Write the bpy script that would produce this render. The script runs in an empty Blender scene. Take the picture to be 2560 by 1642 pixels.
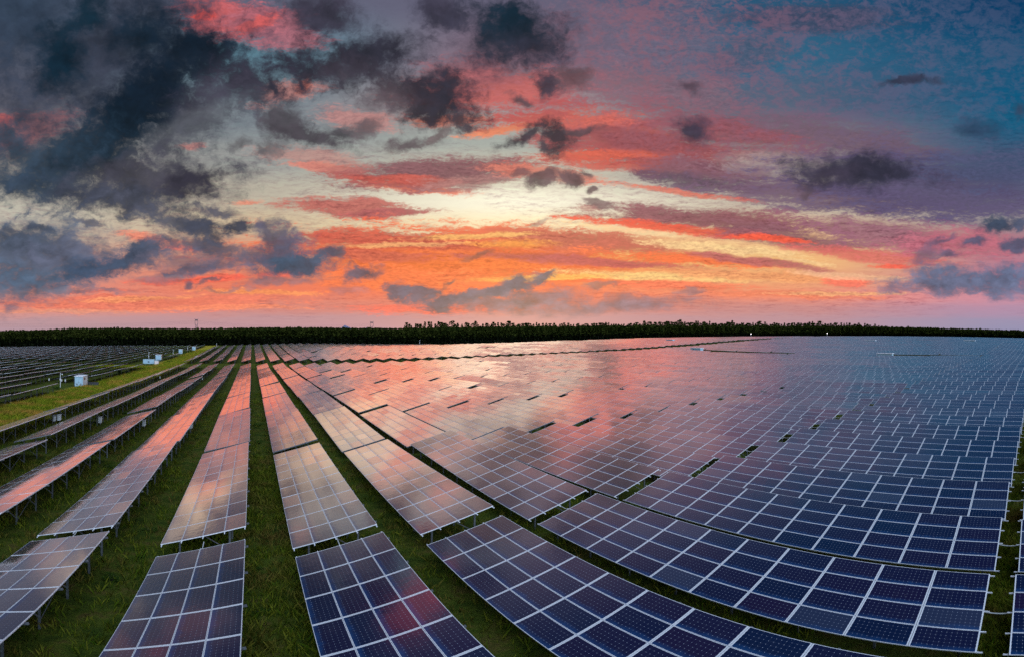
import bpy, bmesh, math, random
import numpy as np
from mathutils import Vector, Matrix

R = math.radians
rng = random.Random(7)
sc = bpy.context.scene

# ---------------------------------------------------------------- camera
# The photograph is a stitched drone panorama: 117 degrees wide, equirectangular.
F = 1253.0                      # photograph pixels per radian
X0, Y0 = 629.0, 844.0           # photograph column of the row direction (+y), row of the level horizon
CAM_Z = 11.23
cam_data = bpy.data.cameras.new("camera")
cam = bpy.data.objects.new("camera", cam_data)
sc.collection.objects.link(cam)
cam_data.type = 'PANO'
cam_data.panorama_type = 'EQUIRECTANGULAR'
cam_data.longitude_min = -1280 / F
cam_data.longitude_max = 1280 / F
cam_data.latitude_min = -(1642 - Y0) / F
cam_data.latitude_max = Y0 / F
cam_data.clip_start = 0.1
cam_data.clip_end = 20000
cam.location = (0, 0, CAM_Z)
cam.rotation_euler = (R(90), 0, -(1280 - X0) / F)
sc.camera = cam

# ---------------------------------------------------------------- colour management
sc.view_settings.view_transform = 'Standard'
sc.view_settings.look = 'None'
sc.view_settings.exposure = 0
sc.view_settings.gamma = 1
sc.cycles.use_denoising = False
sc.cycles.max_bounces = 6
sc.cycles.diffuse_bounces = 2
sc.cycles.glossy_bounces = 3
sc.cycles.caustics_reflective = False
sc.cycles.caustics_refractive = False
sc.cycles.sample_clamp_indirect = 4


def lin(c, a=1.0):
    o = [(v / 255 / 12.92 if v / 255 <= 0.04045 else ((v / 255 + 0.055) / 1.055) ** 2.4) for v in c]
    return (o[0], o[1], o[2], a)


# ---------------------------------------------------------------- world: dusk sky with procedural clouds
SUN_AZ, SUN_EL = R(30), R(6)
world = bpy.data.worlds.new("World")
sc.world = world
world.use_nodes = True


class NT:
    """Small helper to write node trees."""

    def __init__(self, tree):
        self.t = tree
        self.t.nodes.clear()

    def n(self, kind, **kw):
        nd = self.t.nodes.new(kind)
        for k, v in kw.items():
            setattr(nd, k, v)
        return nd

    def set(self, sock, v):
        if isinstance(v, bpy.types.NodeSocket):
            self.t.links.new(v, sock)
        elif v is not None:
            sock.default_value = v

    def math(self, op, a, b=None, c=None, clamp=False):
        nd = self.n('ShaderNodeMath', operation=op, use_clamp=clamp)
        for i, v in enumerate((a, b, c)):
            self.set(nd.inputs[i], v)
        return nd.outputs[0]

    def vec(self, op, a, b=None, scale=None):
        nd = self.n('ShaderNodeVectorMath', operation=op)
        self.set(nd.inputs[0], a)
        self.set(nd.inputs[1], b)
        if scale is not None:
            self.set(nd.inputs['Scale'], scale)
        return nd.outputs['Value'] if op in ('LENGTH', 'DOT_PRODUCT', 'DISTANCE') else nd.outputs[0]

    def comb(self, x, y, z=0.0):
        nd = self.n('ShaderNodeCombineXYZ')
        for i, v in enumerate((x, y, z)):
            self.set(nd.inputs[i], v)
        return nd.outputs[0]

    def sep(self, v):
        nd = self.n('ShaderNodeSeparateXYZ')
        self.set(nd.inputs[0], v)
        return nd.outputs

    def noise(self, v, scale, detail=6.0, rough=0.55, dist=0.0, lac=2.0):
        nd = self.n('ShaderNodeTexNoise')
        self.set(nd.inputs['Vector'], v)
        nd.inputs['Scale'].default_value = scale
        nd.inputs['Detail'].default_value = detail
        nd.inputs['Roughness'].default_value = rough
        nd.inputs['Lacunarity'].default_value = lac
        nd.inputs['Distortion'].default_value = dist
        return nd.outputs

    def maprange(self, v, a, b, c=0.0, d=1.0, smooth=True):
        nd = self.n('ShaderNodeMapRange', interpolation_type='SMOOTHSTEP' if smooth else 'LINEAR', clamp=True)
        for k, x in zip(('Value', 'From Min', 'From Max', 'To Min', 'To Max'), (v, a, b, c, d)):
            self.set(nd.inputs[k], x)
        return nd.outputs[0]

    def mix(self, f, a, b, mode='MIX'):
        nd = self.n('ShaderNodeMix', data_type='RGBA', blend_type=mode, clamp_factor=True)
        self.set(nd.inputs[0], f)
        self.set(nd.inputs[6], a)
        self.set(nd.inputs[7], b)
        return nd.outputs[2]

    def ramp(self, f, stops, interp='EASE'):
        nd = self.n('ShaderNodeValToRGB')
        self.set(nd.inputs[0], f)
        cr = nd.color_ramp
        cr.interpolation = interp
        while len(cr.elements) > 1:
            cr.elements.remove(cr.elements[-1])
        cr.elements[0].position = stops[0][0]
        cr.elements[0].color = stops[0][1]
        for p, c in stops[1:]:
            e = cr.elements.new(p)
            e.color = c
        return nd.outputs[0]


W = NT(world.node_tree)
tc = W.n('ShaderNodeTexCoord')
dx, dy, dz = W.sep(tc.outputs['Generated'])
az = W.math('ARCTAN2', dx, dy)
el = W.math('ARCSINE', W.math('MINIMUM', W.math('MAXIMUM', dz, -1.0), 1.0))
SX = W.math('MULTIPLY_ADD', az, F / 1000, X0 / 1000)          # sky azimuth and elevation in thousandths of the pano scale
SY = W.math('MULTIPLY_ADD', el, -F / 1000, Y0 / 1000)
S = W.comb(SX, SY)
elc = W.math('MAXIMUM', el, 0.0)
# cloud decks are seen more and more edge-on towards the horizon
deck = W.math('MULTIPLY_ADD', W.math('LOGARITHM', W.math('ADD', elc, 0.04), math.e), 0.11, W.math('MULTIPLY', el, 1.25))
Q = W.comb(SX, W.math('MULTIPLY', deck, -1.0))
# domain warp
wn = W.noise(Q, 4.0, 5, 0.55)
warp = W.vec('SCALE', W.vec('SUBTRACT', wn[1], (0.5, 0.5, 0.5)), scale=0.085)
wn2 = W.noise(Q, 17.0, 5, 0.6)
warp2 = W.vec('SCALE', W.vec('SUBTRACT', wn2[1], (0.5, 0.5, 0.5)), scale=0.05)
Sw = W.vec('ADD', W.vec('ADD', S, warp), warp2)
Sw = W.vec('MULTIPLY', Sw, (1, 1, 0))
Sm = W.vec('ADD', S, W.vec('MULTIPLY', W.vec('ADD', W.vec('SCALE', warp, scale=0.7), warp2), (0.8, 0.35, 0)))     # sheets of high cloud lie flatter
Qw = W.vec('ADD', Q, W.vec('SCALE', warp2, scale=0.6))
# noise fields, centred on zero
cen = lambda v, k=2.0: W.math('MULTIPLY_ADD', v, k, -0.5 * k)
nb1 = cen(W.noise(Qw, 8.0, 6, 0.62)[0], 2.2)
wisp = W.noise(W.vec('ADD', Qw, W.vec('SCALE', W.vec('SUBTRACT', wn2[1], (0.5, 0.5, 0.5)), scale=0.03)), 30.0, 7, 0.66)[0]
nb = W.math('ADD', nb1, cen(wisp, 1.8))                                                        # billows
stv = W.vec('MULTIPLY', Qw, (1.0, 4.0, 1.0))
ns = cen(W.noise(stv, 6.0, 8, 0.70)[0], 2.6)                                                   # streaks
nf = cen(W.noise(W.vec('MULTIPLY', Qw, (1.0, 1.9, 1.0)), 75.0, 3, 0.65)[0], 2.6)               # ripples
nbc = W.noise(Qw, 14.0, 9, 0.6)[0]
fields = {}


def field(kind, amp):
    k = (kind, amp)
    if k not in fields:
        src = {'b': nb, 's': ns}[kind]
        v = W.math('MULTIPLY', src, amp)
        if kind == 's':
            v = W.math('MULTIPLY_ADD', nf, 0.42 * amp, v)
        else:
            v = W.math('MULTIPLY_ADD', nf, 0.10 * amp, v)
        fields[k] = v
    return fields[k]


def norm(y):
    return (y + 1200) / 2300          # ramp coordinate from photograph row (row -1200 is the zenith region)


ry = W.math('MULTIPLY_ADD', SY, 1000 / 2300, 1200 / 2300)
ry = W.math('ADD', ry, W.math('MULTIPLY', ns, 0.006))
COLS = {
    -700: [(-1200, (34, 52, 74)), (-400, (30, 46, 66)), (0, (40, 52, 70)), (300, (62, 66, 82)), (560, (80, 84, 100)), (740, (92, 90, 104)), (800, (120, 108, 120)), (840, (124, 116, 132))],
    -160: [(-1200, (30, 52, 76)), (-300, (34, 50, 68)), (0, (44, 56, 74)), (250, (56, 62, 78)), (450, (52, 62, 80)), (560, (66, 74, 92)), (660, (84, 92, 110)), (735, (104, 96, 108)), (800, (132, 114, 126)), (840, (136, 122, 138))],
    0: [(-1200, (20, 52, 82)), (-300, (30, 55, 80)), (0, (60, 76, 96)), (200, (92, 96, 112)), (330, (118, 112, 116)), (530, (192, 186, 170)), (600, (196, 178, 160)), (680, (206, 150, 138)), (740, (226, 146, 130)), (775, (222, 150, 138)), (805, (188, 150, 156)), (838, (176, 150, 164))],
    640: [(-1200, (14, 52, 84)), (-300, (40, 66, 92)), (0, (96, 100, 120)), (120, (92, 130, 146)), (300, (124, 134, 140)), (400, (156, 158, 154)), (480, (186, 178, 160)), (560, (206, 184, 152)), (640, (220, 142, 112)), (720, (236, 122, 92)), (765, (214, 134, 122)), (800, (190, 146, 152)), (838, (190, 148, 164))],
    1280: [(-1200, (10, 52, 86)), (-300, (28, 64, 94)), (0, (100, 96, 118)), (140, (128, 104, 120)), (250, (164, 140, 142)), (350, (166, 172, 164)), (430, (206, 200, 178)), (505, (252, 246, 220)), (570, (254, 234, 186)), (620, (250, 166, 88)), (680, (250, 142, 74)), (725, (250, 122, 84)), (765, (224, 124, 106)), (795, (194, 144, 149)), (838, (196, 150, 162))],
    1920: [(-1200, (6, 46, 82)), (-300, (8, 60, 98)), (0, (34, 84, 116)), (150, (48, 98, 128)), (250, (84, 98, 120)), (350, (140, 120, 124)), (430, (150, 142, 142)), (510, (198, 184, 164)), (600, (238, 192, 140)), (650, (246, 188, 120)), (700, (236, 166, 116)), (740, (242, 142, 112)), (770, (202, 138, 134)), (800, (188, 146, 154)), (838, (184, 150, 168))],
    2560: [(-1200, (4, 40, 76)), (-300, (2, 46, 84)), (0, (0, 58, 98)), (200, (6, 84, 122)), (300, (14, 90, 124)), (400, (60, 86, 116)), (470, (90, 94, 122)), (545, (150, 142, 146)), (600, (172, 118, 132)), (690, (190, 126, 146)), (740, (208, 142, 158)), (775, (178, 142, 168)), (810, (152, 146, 176)), (838, (148, 144, 178))],
    3100: [(-1200, (4, 40, 76)), (-300, (4, 44, 80)), (0, (10, 58, 96)), (300, (40, 76, 110)), (600, (110, 112, 140)), (760, (140, 134, 164)), (838, (136, 138, 170))],
}
col = None
prev = None
for xk in sorted(COLS):
    r = W.ramp(ry, [(norm(y), lin(c)) for y, c in COLS[xk]])
    col = r if col is None else W.mix(W.maprange(SX, prev / 1000, xk / 1000), col, r)
    prev = xk

tex_mid = W.math('MULTIPLY_ADD', nf, 0.30, W.math('MULTIPLY_ADD', ns, 0.34, 0.98))
tex_dark = W.math('MULTIPLY_ADD', W.math('ADD', nbc, W.math('MULTIPLY', wisp, 0.6)), 1.5, -0.36)


serial = 0


def layers(col, rows, kind, amp, tex):
    """Lay a run of noise-edged cloud patches over col, eight to a node group; each group waits for the one before it."""
    global serial
    for i0 in range(0, len(rows), 8):
        serial += 1
        g = bpy.data.node_groups.new("cloud_patches", 'ShaderNodeTree')
        for nm, ty in (("Colour", 'NodeSocketColor'), ("Place", 'NodeSocketVector'), ("Edge", 'NodeSocketFloat'), ("Texture", 'NodeSocketFloat')):
            g.interface.new_socket(nm, in_out='INPUT', socket_type=ty)
        g.interface.new_socket("Colour", in_out='OUTPUT', socket_type='NodeSocketColor')
        G = NT(g)
        gi = G.n('NodeGroupInput')
        c0 = gi.outputs[0]
        tok = G.vec('ADD', G.vec('SCALE', c0, scale=1e-7), (serial * 1e-7, 0, 0))   # never equal in two windows
        place = G.vec('ADD', gi.outputs[1], tok)
        tx = G.math('ADD', gi.outputs[3], tok)
        for x, y, rx, ry_, rot, rgb, op, soft in rows[i0:i0 + 8]:
            m = G.n('ShaderNodeMapping', vector_type='TEXTURE')
            G.set(m.inputs['Vector'], place)
            m.inputs['Location'].default_value = (x / 1000, y / 1000, 0)
            m.inputs['Rotation'].default_value = (0, 0, R(rot))
            m.inputs['Scale'].default_value = (rx / 1000, ry_ / 1000, 1)
            d = G.math('SUBTRACT', gi.outputs[2], G.vec('LENGTH', m.outputs[0]))
            f = G.maprange(d, -1.0 - soft * 0.5, -1.0 + soft * 0.5, 0.0, op)
            cn = G.comb(*lin(rgb)[:3])
            c0 = G.mix(f, c0, G.vec('SCALE', cn, scale=tx))
        go = G.n('NodeGroupOutput')
        G.set(go.inputs[0], c0)
        gn = W.n('ShaderNodeGroup', node_tree=g)
        W.set(gn.inputs[0], col)
        W.set(gn.inputs[1], Sw if kind == 'b' else Sm)
        W.set(gn.inputs[2], field(kind, amp))
        W.set(gn.inputs[3], tex)
        col = gn.outputs[0]
    return col


def near(rows, box):
    """The patches that can reach into a window of the sky (x0, x1, y0, y1)."""
    o = []
    for r in rows:
        k, c, s_ = 2.5, abs(math.cos(R(r[4]))), abs(math.sin(R(r[4])))
        ex, ey = k * (r[2] * c + r[3] * s_) + 70, k * (r[2] * s_ + r[3] * c) + 70
        if r[0] + ex > box[0] and r[0] - ex < box[1] and r[1] + ey > box[2] and r[1] - ey < box[3]:
            o.append(r)
    return o


# high sunset-lit cloud: x, y, rx, ry, tilt, colour, opacity
MID = [
    (1600, 110, 280, 150, 0, (112, 98, 118), .55), (2040, 45, 230, 40, 0, (62, 68, 94), .8), (1880, 130, 130, 60, -20, (80, 84, 108), .6),
    (2330, 190, 330, 90, -12, (46, 84, 114), .35), (2080, 340, 360, 46, 9, (112, 82, 102), .7),
    (560, 45, 130, 60, 10, (206, 98, 100), .95), (512, 36, 34, 16, 0, (250, 84, 66), .9), (680, 70, 130, 60, 10, (180, 104, 116), .85), (640, 60, 60, 18, -25, (226, 92, 84), .7),
    (50, 330, 130, 55, -15, (160, 96, 98), .75), (8, 300, 30, 12, 0, (215, 95, 85), .7), (120, 60, 60, 30, 0, (86, 104, 124), .6),
    (720, 235, 90, 34, -12, (206, 134, 124), .8), (900, 300, 110, 30, 8, (196, 128, 122), .7), (760, 215, 30, 16, -40, (236, 130, 106), .8),
    (1240, 225, 230, 55, -4, (206, 102, 96), .9), (1180, 190, 160, 50, 0, (160, 96, 104), .7), (1130, 300, 110, 18, -6, (238, 128, 98), .8),
    (1260, 322, 130, 14, -10, (244, 138, 94), .9), (1380, 290, 140, 16, -6, (238, 104, 74), .8),
    (1640, 230, 260, 60, 8, (130, 96, 110), .6), (1560, 345, 340, 76, 9, (176, 82, 82), .9), (1640, 400, 230, 36, 8, (172, 82, 82), .9), (1820, 330, 240, 45, 12, (146, 80, 90), .85), (1480, 300, 140, 20, -4, (222, 108, 92), .7),
    (1500, 388, 200, 17, -2, (222, 100, 76), .85), (1570, 415, 200, 18, 4, (206, 90, 76), .85), (1640, 360, 200, 26, 8, (140, 74, 82), .7),
    (830, 425, 130, 14, 6, (232, 130, 108), .75), (900, 446, 100, 15, 4, (226, 104, 84), .8), (620, 505, 45, 8, -6, (236, 140, 112), .8), (480, 365, 40, 10, -8, (214, 132, 122), .7),
    (1010, 468, 190, 15, 4, (236, 108, 78), .9), (1075, 432, 285, 46, -4, (134, 84, 92), .95), (1010, 452, 170, 16, 2, (206, 92, 76), .8), (1180, 455, 120, 22, -4, (166, 120, 116), .8), (1360, 430, 150, 20, 6, (214, 120, 100), .8),
    (870, 520, 185, 27, 2, (188, 96, 88), .92), (800, 400, 160, 26, 10, (198, 120, 108), .5), (980, 532, 120, 10, -3, (176, 94, 94), .9),
    (1760, 430, 200, 36, 3, (128, 90, 102), .9), (1960, 415, 170, 34, 4, (168, 152, 148), .7), (1990, 478, 200, 20, 4, (160, 140, 138), .7), (1760, 455, 200, 22, 6, (94, 74, 92), .85), (2060, 490, 380, 45, 5, (116, 90, 112), .9), (2330, 470, 380, 95, 4, (88, 78, 112), .9), (2500, 420, 200, 60, 0, (70, 80, 112), .7),
    (1690, 478, 170, 9, 8, (226, 112, 88), .8),
    (1180, 640, 540, 78, 1, (242, 106, 60), .95), (1000, 600, 330, 30, 2, (206, 92, 74), .9), (1330, 590, 330, 32, 3, (236, 108, 72), .85), (1120, 655, 320, 34, 0, (250, 122, 56), .8), (900, 640, 200, 16, 2, (196, 92, 80), .7), (1300, 640, 180, 10, 1, (190, 90, 78), .7), (1500, 605, 260, 34, 4, (198, 106, 88), .88),
    (1180, 590, 160, 8, -2, (252, 196, 110), .7), (1000, 612, 160, 7, -2, (250, 190, 120), .6), (1280, 610, 120, 12, 0, (255, 170, 70), .6),
    (1500, 655, 300, 13, 3, (192, 92, 92), .85), (1480, 520, 40, 10, 0, (210, 150, 130), .6),
    (1760, 548, 320, 34, 4, (146, 86, 94), .95), (1720, 572, 260, 14, 5, (240, 94, 66), .92), (1960, 590, 220, 30, 8, (140, 90, 100), .9), (1930, 596, 110, 9, 4, (250, 92, 60), .9),
    (1820, 622, 230, 16, 6, (249, 208, 146), .9), (1990, 652, 110, 7, 7, (246, 200, 140), .9), (1560, 575, 150, 8, 6, (250, 220, 164), .7),
    (1730, 648, 260, 18, 4, (252, 118, 66), .92), (1900, 655, 190, 12, 7, (178, 100, 100), .85), (1650, 690, 260, 12, 2, (251, 206, 130), .9), (1330, 695, 220, 8, -2, (255, 188, 92), .75),
    (1900, 690, 250, 14, 3, (244, 160, 104), .85), (1720, 715, 200, 12, 2, (252, 122, 88), .8), (1950, 735, 260, 11, 2, (246, 134, 98), .85), (2080, 735, 170, 6, 0, (246, 176, 122), .8), (2120, 705, 60, 14, 0, (250, 112, 92), .8),
    (2230, 590, 260, 40, 8, (150, 94, 116), .85), (2180, 640, 220, 18, 6, (220, 104, 96), .8), (2400, 610, 190, 40, 0, (196, 106, 122), .8), (2230, 665, 60, 6, 0, (252, 96, 72), .8), (2150, 690, 160, 8, 3, (240, 184, 142), .7),
    (330, 758, 440, 23, -1, (242, 124, 96), .85), (490, 700, 150, 12, -3, (248, 102, 80), .9), (250, 730, 120, 5, -2, (244, 120, 96), .7), (640, 732, 150, 8, 2, (253, 150, 92), .9), (360, 747, 150, 7, -3, (253, 156, 104), .8), (160, 778, 200, 6, 0, (240, 156, 124), .6),
    (560, 770, 220, 6, 0, (250, 142, 104), .7), (700, 690, 70, 12, -6, (250, 108, 88), .8), (380, 598, 80, 14, 12, (240, 134, 106), .8), (480, 620, 60, 8, 4, (244, 116, 96), .7),
    (1000, 700, 220, 40, 0, (254, 124, 72), .85), (1120, 770, 260, 14, 0, (252, 112, 92), .85), (1200, 742, 60, 6, -8, (254, 152, 92), .8),
]

# dark cumulus
DARK = [
    (230, 170, 330, 210, 0, (62, 68, 86), .85, 1.0), (330, 120, 230, 120, 0, (56, 60, 76), .8, .9), (60, 60, 120, 110, 0, (48, 64, 84), .7, 1.0),
    (150, 150, 62, 66, 0, (10, 36, 52), .95, .8), (180, 55, 60, 28, -30, (20, 42, 58), .9, .8), (215, 20, 50, 40, 0, (16, 42, 58), .9, .9), (365, 90, 75, 62, 20, (18, 36, 52), .95, .9), (505, 130, 92, 62, 10, (18, 30, 46), 1, .7), (420, 190, 120, 45, -12, (36, 42, 56), .95, .8),
    (330, 285, 235, 78, -38, (12, 30, 46), .98, .6), (240, 380, 120, 55, -25, (16, 36, 52), .95, .7), (410, 240, 70, 60, 0, (14, 28, 44), .95, .7), (610, 205, 72, 48, 10, (50, 47, 62), .98, .6), (555, 240, 105, 48, -8, (66, 63, 78), .92, .7), (480, 320, 120, 30, -25, (88, 90, 98), .7, .7),
    (120, 400, 150, 70, -10, (44, 62, 80), .9, .9), (30, 370, 60, 40, 20, (58, 74, 92), .85, .8), (90, 470, 170, 42, 8, (54, 70, 90), .95, .6), (380, 455, 200, 62, -8, (70, 68, 80), .96, .6), (480, 450, 75, 30, -15, (52, 48, 62), .95, .6), (290, 500, 130, 34, 8, (66, 70, 86), .92, .6),
    (430, 545, 130, 26, 16, (82, 84, 100), .92, .5), (490, 560, 60, 26, 8, (68, 72, 90), .92, .5), (598, 566, 44, 17, 6, (66, 70, 88), .97, .4), (545, 520, 45, 16, 12, (82, 82, 98), .9, .5), (230, 560, 40, 8, 5, (96, 92, 106), .85, .5), (670, 565, 16, 8, 0, (120, 108, 118), .8, .5),
    (800, 35, 110, 44, 8, (60, 56, 72), .95, .6), (770, 170, 75, 62, -30, (46, 44, 58), .97, .55), (920, 145, 140, 46, -16, (44, 42, 56), .97, .55), (850, 190, 80, 40, 0, (58, 52, 64), .9, .6),
    (1050, 240, 125, 58, 12, (56, 51, 63), .97, .5), (1110, 225, 70, 52, 30, (46, 44, 58), .95, .6), (960, 255, 50, 35, 0, (92, 78, 86), .8, .7), (1150, 300, 30, 14, 20, (66, 58, 68), .9, .5),
    (1275, 90, 135, 78, 5, (56, 54, 70), .92, .7), (1275, 62, 95, 58, 0, (10, 38, 54), .97, .7), (1320, 110, 70, 36, 10, (46, 46, 62), .85, .7), (1110, 45, 62, 34, 28, (60, 58, 76), .92, .6), (1095, 20, 30, 20, 0, (66, 62, 80), .8, .6),
    (1372, 208, 34, 36, 10, (62, 57, 72), .95, .5), (1432, 200, 40, 26, 12, (104, 80, 88), .85, .5), (1300, 250, 34, 13, 24, (92, 78, 86), .9, .5),
    (1310, 332, 62, 17, -10, (64, 57, 68), .95, .45), (1395, 342, 44, 34, 8, (58, 52, 62), .96, .45), (1465, 325, 44, 11, 4, (86, 72, 80), .85, .5), (1360, 360, 24, 14, 30, (70, 62, 72), .9, .5),
    (712, 322, 46, 44, 15, (84, 78, 86), .92, .6), (785, 358, 78, 20, 16, (74, 68, 76), .93, .5), (855, 345, 50, 22, -12, (76, 70, 78), .9, .6), (600, 370, 30, 14, -20, (104, 102, 106), .8, .6), (680, 380, 30, 12, 20, (104, 100, 104), .75, .6), (915, 335, 40, 24, -25, (100, 88, 94), .85, .5), (1030, 358, 62, 17, -8, (98, 84, 90), .9, .5), (1090, 340, 40, 10, -30, (120, 104, 106), .8, .5), (860, 200, 10, 10, 0, (90, 80, 90), .2, .6),
    (1722, 218, 28, 16, 0, (88, 70, 84), .9, .7), (1732, 332, 36, 34, 10, (58, 54, 74), .92, .7), (2270, 206, 78, 12, -5, (54, 58, 80), .95, .5), (2165, 425, 150, 34, 2, (48, 46, 64), .96, .6), (2080, 440, 70, 20, -10, (62, 54, 72), .85, .7), (2455, 318, 46, 20, 5, (44, 66, 94), .8, .8), (2010, 480, 18, 14, -30, (104, 84, 96), .8, .5), (2550, 265, 20, 18, 30, (56, 70, 96), .8, .6),
    (1310, 428, 34, 11, 10, (116, 86, 92), .8, .5), (1368, 440, 34, 13, -32, (108, 84, 90), .92, .45), (1434, 442, 22, 19, 0, (104, 82, 88), .93, .45), (1465, 420, 16, 10, 20, (104, 82, 88), .85, .5), (1480, 461, 12, 9, 0, (116, 90, 94), .9, .5), (1500, 503, 38, 8, 20, (140, 116, 114), .9, .5), (1350, 556, 26, 6, -6, (190, 160, 146), .7, .5),
    (70, 650, 175, 92, -4, (82, 98, 122), .9, .6), (40, 700, 170, 45, 0, (82, 104, 130), .85, .7), (70, 605, 80, 38, 10, (76, 86, 106), .92, .5), (105, 572, 28, 9, 18, (72, 80, 98), .9, .5), (190, 640, 110, 34, 0, (96, 100, 122), .85, .6),
    (270, 665, 115, 26, -12, (66, 84, 112), .95, .5), (375, 620, 52, 17, -32, (74, 84, 106), .95, .5), (330, 650, 70, 22, -20, (72, 86, 112), .9, .5), (500, 650, 120, 26, 0, (112, 102, 120), .7, .6), (490, 670, 70, 14, -8, (80, 92, 120), .8, .5), (480, 600, 70, 18, 10, (84, 88, 108), .85, .5), (620, 650, 70, 22, 0, (112, 100, 118), .75, .6), (560, 625, 80, 20, 10, (88, 90, 110), .8, .5),
    (700, 600, 56, 34, 20, (94, 90, 110), .93, .5), (690, 650, 80, 34, -20, (94, 92, 116), .9, .5), (760, 668, 92, 26, -4, (68, 88, 114), .97, .45), (835, 640, 30, 13, -25, (86, 92, 114), .93, .45), (470, 707, 10, 9, 0, (116, 94, 110), .9, .5), (520, 702, 26, 6, -14, (126, 102, 112), .85, .5), (700, 712, 80, 12, -4, (136, 112, 124), .75, .6), (400, 700, 60, 10, -10, (136, 116, 126), .7, .6), (150, 735, 150, 8, 0, (120, 116, 132), .7, .6), (570, 730, 60, 4, 2, (170, 120, 122), .7, .5),
    (905, 684, 48, 15, -16, (98, 93, 112), .93, .45), (855, 640, 14, 20, 0, (110, 98, 112), .8, .5), (880, 730, 40, 12, 0, (170, 118, 124), .6, .6),
    (985, 728, 36, 24, 10, (112, 101, 118), .96, .4), (1055, 728, 48, 18, -6, (114, 103, 120), .96, .4), (1120, 744, 52, 14, -6, (114, 104, 122), .95, .4), (1210, 733, 90, 14, -10, (116, 106, 123), .96, .4), (1290, 712, 70, 21, -14, (112, 104, 122), .97, .4), (1365, 690, 34, 9, -18, (112, 104, 120), .95, .4), (1115, 702, 18, 7, -30, (150, 108, 104), .85, .5), (1180, 637, 36, 7, 2, (176, 104, 88), .7, .5), (1205, 628, 22, 7, 8, (158, 98, 92), .8, .5),
    (1240, 757, 84, 15, -4, (134, 114, 128), .88, .5), (1370, 748, 90, 24, -6, (136, 116, 130), .85, .6), (1160, 752, 22, 8, -14, (122, 108, 124), .9, .5), (1600, 758, 150, 20, -2, (148, 122, 134), .72, .8), (1480, 775, 170, 15, 0, (152, 128, 142), .7, .8), (1500, 714, 40, 6, -14, (168, 122, 116), .75, .5), (1730, 725, 40, 8, 0, (150, 118, 124), .75, .6),
    (2490, 568, 48, 19, -8, (62, 76, 100), .96, .45), (2550, 560, 26, 12, 0, (78, 86, 112), .9, .5), (2432, 612, 36, 17, -10, (90, 90, 118), .93, .5), (2345, 615, 34, 9, -22, (116, 94, 120), .9, .5), (2545, 612, 40, 13, 0, (84, 90, 118), .93, .5), (2370, 645, 28, 9, -5, (110, 96, 124), .9, .5), (2310, 650, 36, 14, -16, (124, 100, 124), .8, .6),
    (2470, 695, 190, 32, -4, (96, 112, 144), .94, .5), (2380, 715, 140, 22, 2, (112, 116, 146), .88, .6), (2540, 730, 100, 16, 0, (110, 118, 150), .75, .7), (2260, 725, 50, 8, 0, (150, 120, 138), .7, .6),
]

# small altocumulus puffs over the blue part of the sky
puff = W.noise(W.vec('ADD', W.vec('MULTIPLY', Qw, (1.0, 1.35, 1.0)), W.vec('SCALE', wn2[1], scale=0.02)), 40.0, 5, 0.66)[0]
clus = W.noise(W.vec('MULTIPLY', Qw, (1.0, 1.4, 1.0)), 7.0, 3, 0.6)[0]
pm = W.maprange(W.math('MULTIPLY_ADD', nf, 0.05, W.math('MULTIPLY_ADD', clus, 0.55, puff)), 0.66, 0.94)
reg = W.maprange(W.vec('LENGTH', W.vec('MULTIPLY', W.vec('SUBTRACT', Sw, (1.98, 0.16, 0)), (1.35, 2.9, 1))), 1.15, 0.55)
pc = W.mix(W.maprange(SX, 1.5, 2.45), lin((150, 94, 106)), lin((84, 92, 124)))
pf = W.math('MULTIPLY', W.math('MULTIPLY', pm, reg), 0.56)

# fine streaks: mauve where the sheet is thick, yellower where it thins
fst = W.math('MULTIPLY_ADD', nf, 0.16, W.noise(W.vec('MULTIPLY', Qw, (1.0, 5.5, 1.0)), 19.0, 6, 0.68)[0])
tint = W.ramp(fst, [(0.30, (0.50, 0.36, 0.46, 1)), (0.46, (0.90, 0.84, 0.88, 1)), (0.56, (1.02, 1.03, 1.02, 1)), (0.72, (1.06, 1.18, 1.12, 1))], 'LINEAR')
tpatch = W.noise(W.vec('MULTIPLY', Q, (1.0, 1.8, 1.0)), 3.1, 3, 0.55)[0]
tint_f = W.math('MULTIPLY', W.math('MULTIPLY', W.maprange(SY, 0.83, 0.74, 0.0, 0.80), W.maprange(SY, 0.10, 0.55, 0.25, 1.0)), W.maprange(tpatch, 0.36, 0.62, 0.12, 1.0))


def calm(c):
    g_ = 0.3 * c[0] + 0.5 * c[1] + 0.2 * c[2]
    return tuple(v + (g_ - v) * 0.02 for v in c)


MIDS = [(m[0], m[1], m[2] * 0.88, m[3] * 0.84, m[4], calm(m[5]), min(1.0, m[6] * 1.0), 0.85) for m in MID]
DARKS = [m[:7] + (min(m[7] * 2.3, 1.55),) for m in DARK]


def window(x0, x1, y0, y1):
    """One window of the sky: gradient, lit high cloud, puffs, dark cumulus."""
    box = (x0, x1, y0, y1)
    c = layers(base, near(MIDS, box), 's', 1.15, tex_mid)
    c = W.mix(tint_f, c, tint, 'MULTIPLY')
    if x1 > 1300 and y0 < 500:
        c = W.mix(pf, c, pc)
    c = layers(c, near(DARKS, box), 'b', 1.0, tex_dark)
    b_ = W.n('ShaderNodeBackground')
    W.set(b_.inputs[0], c)
    return b_.outputs[0]


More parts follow.
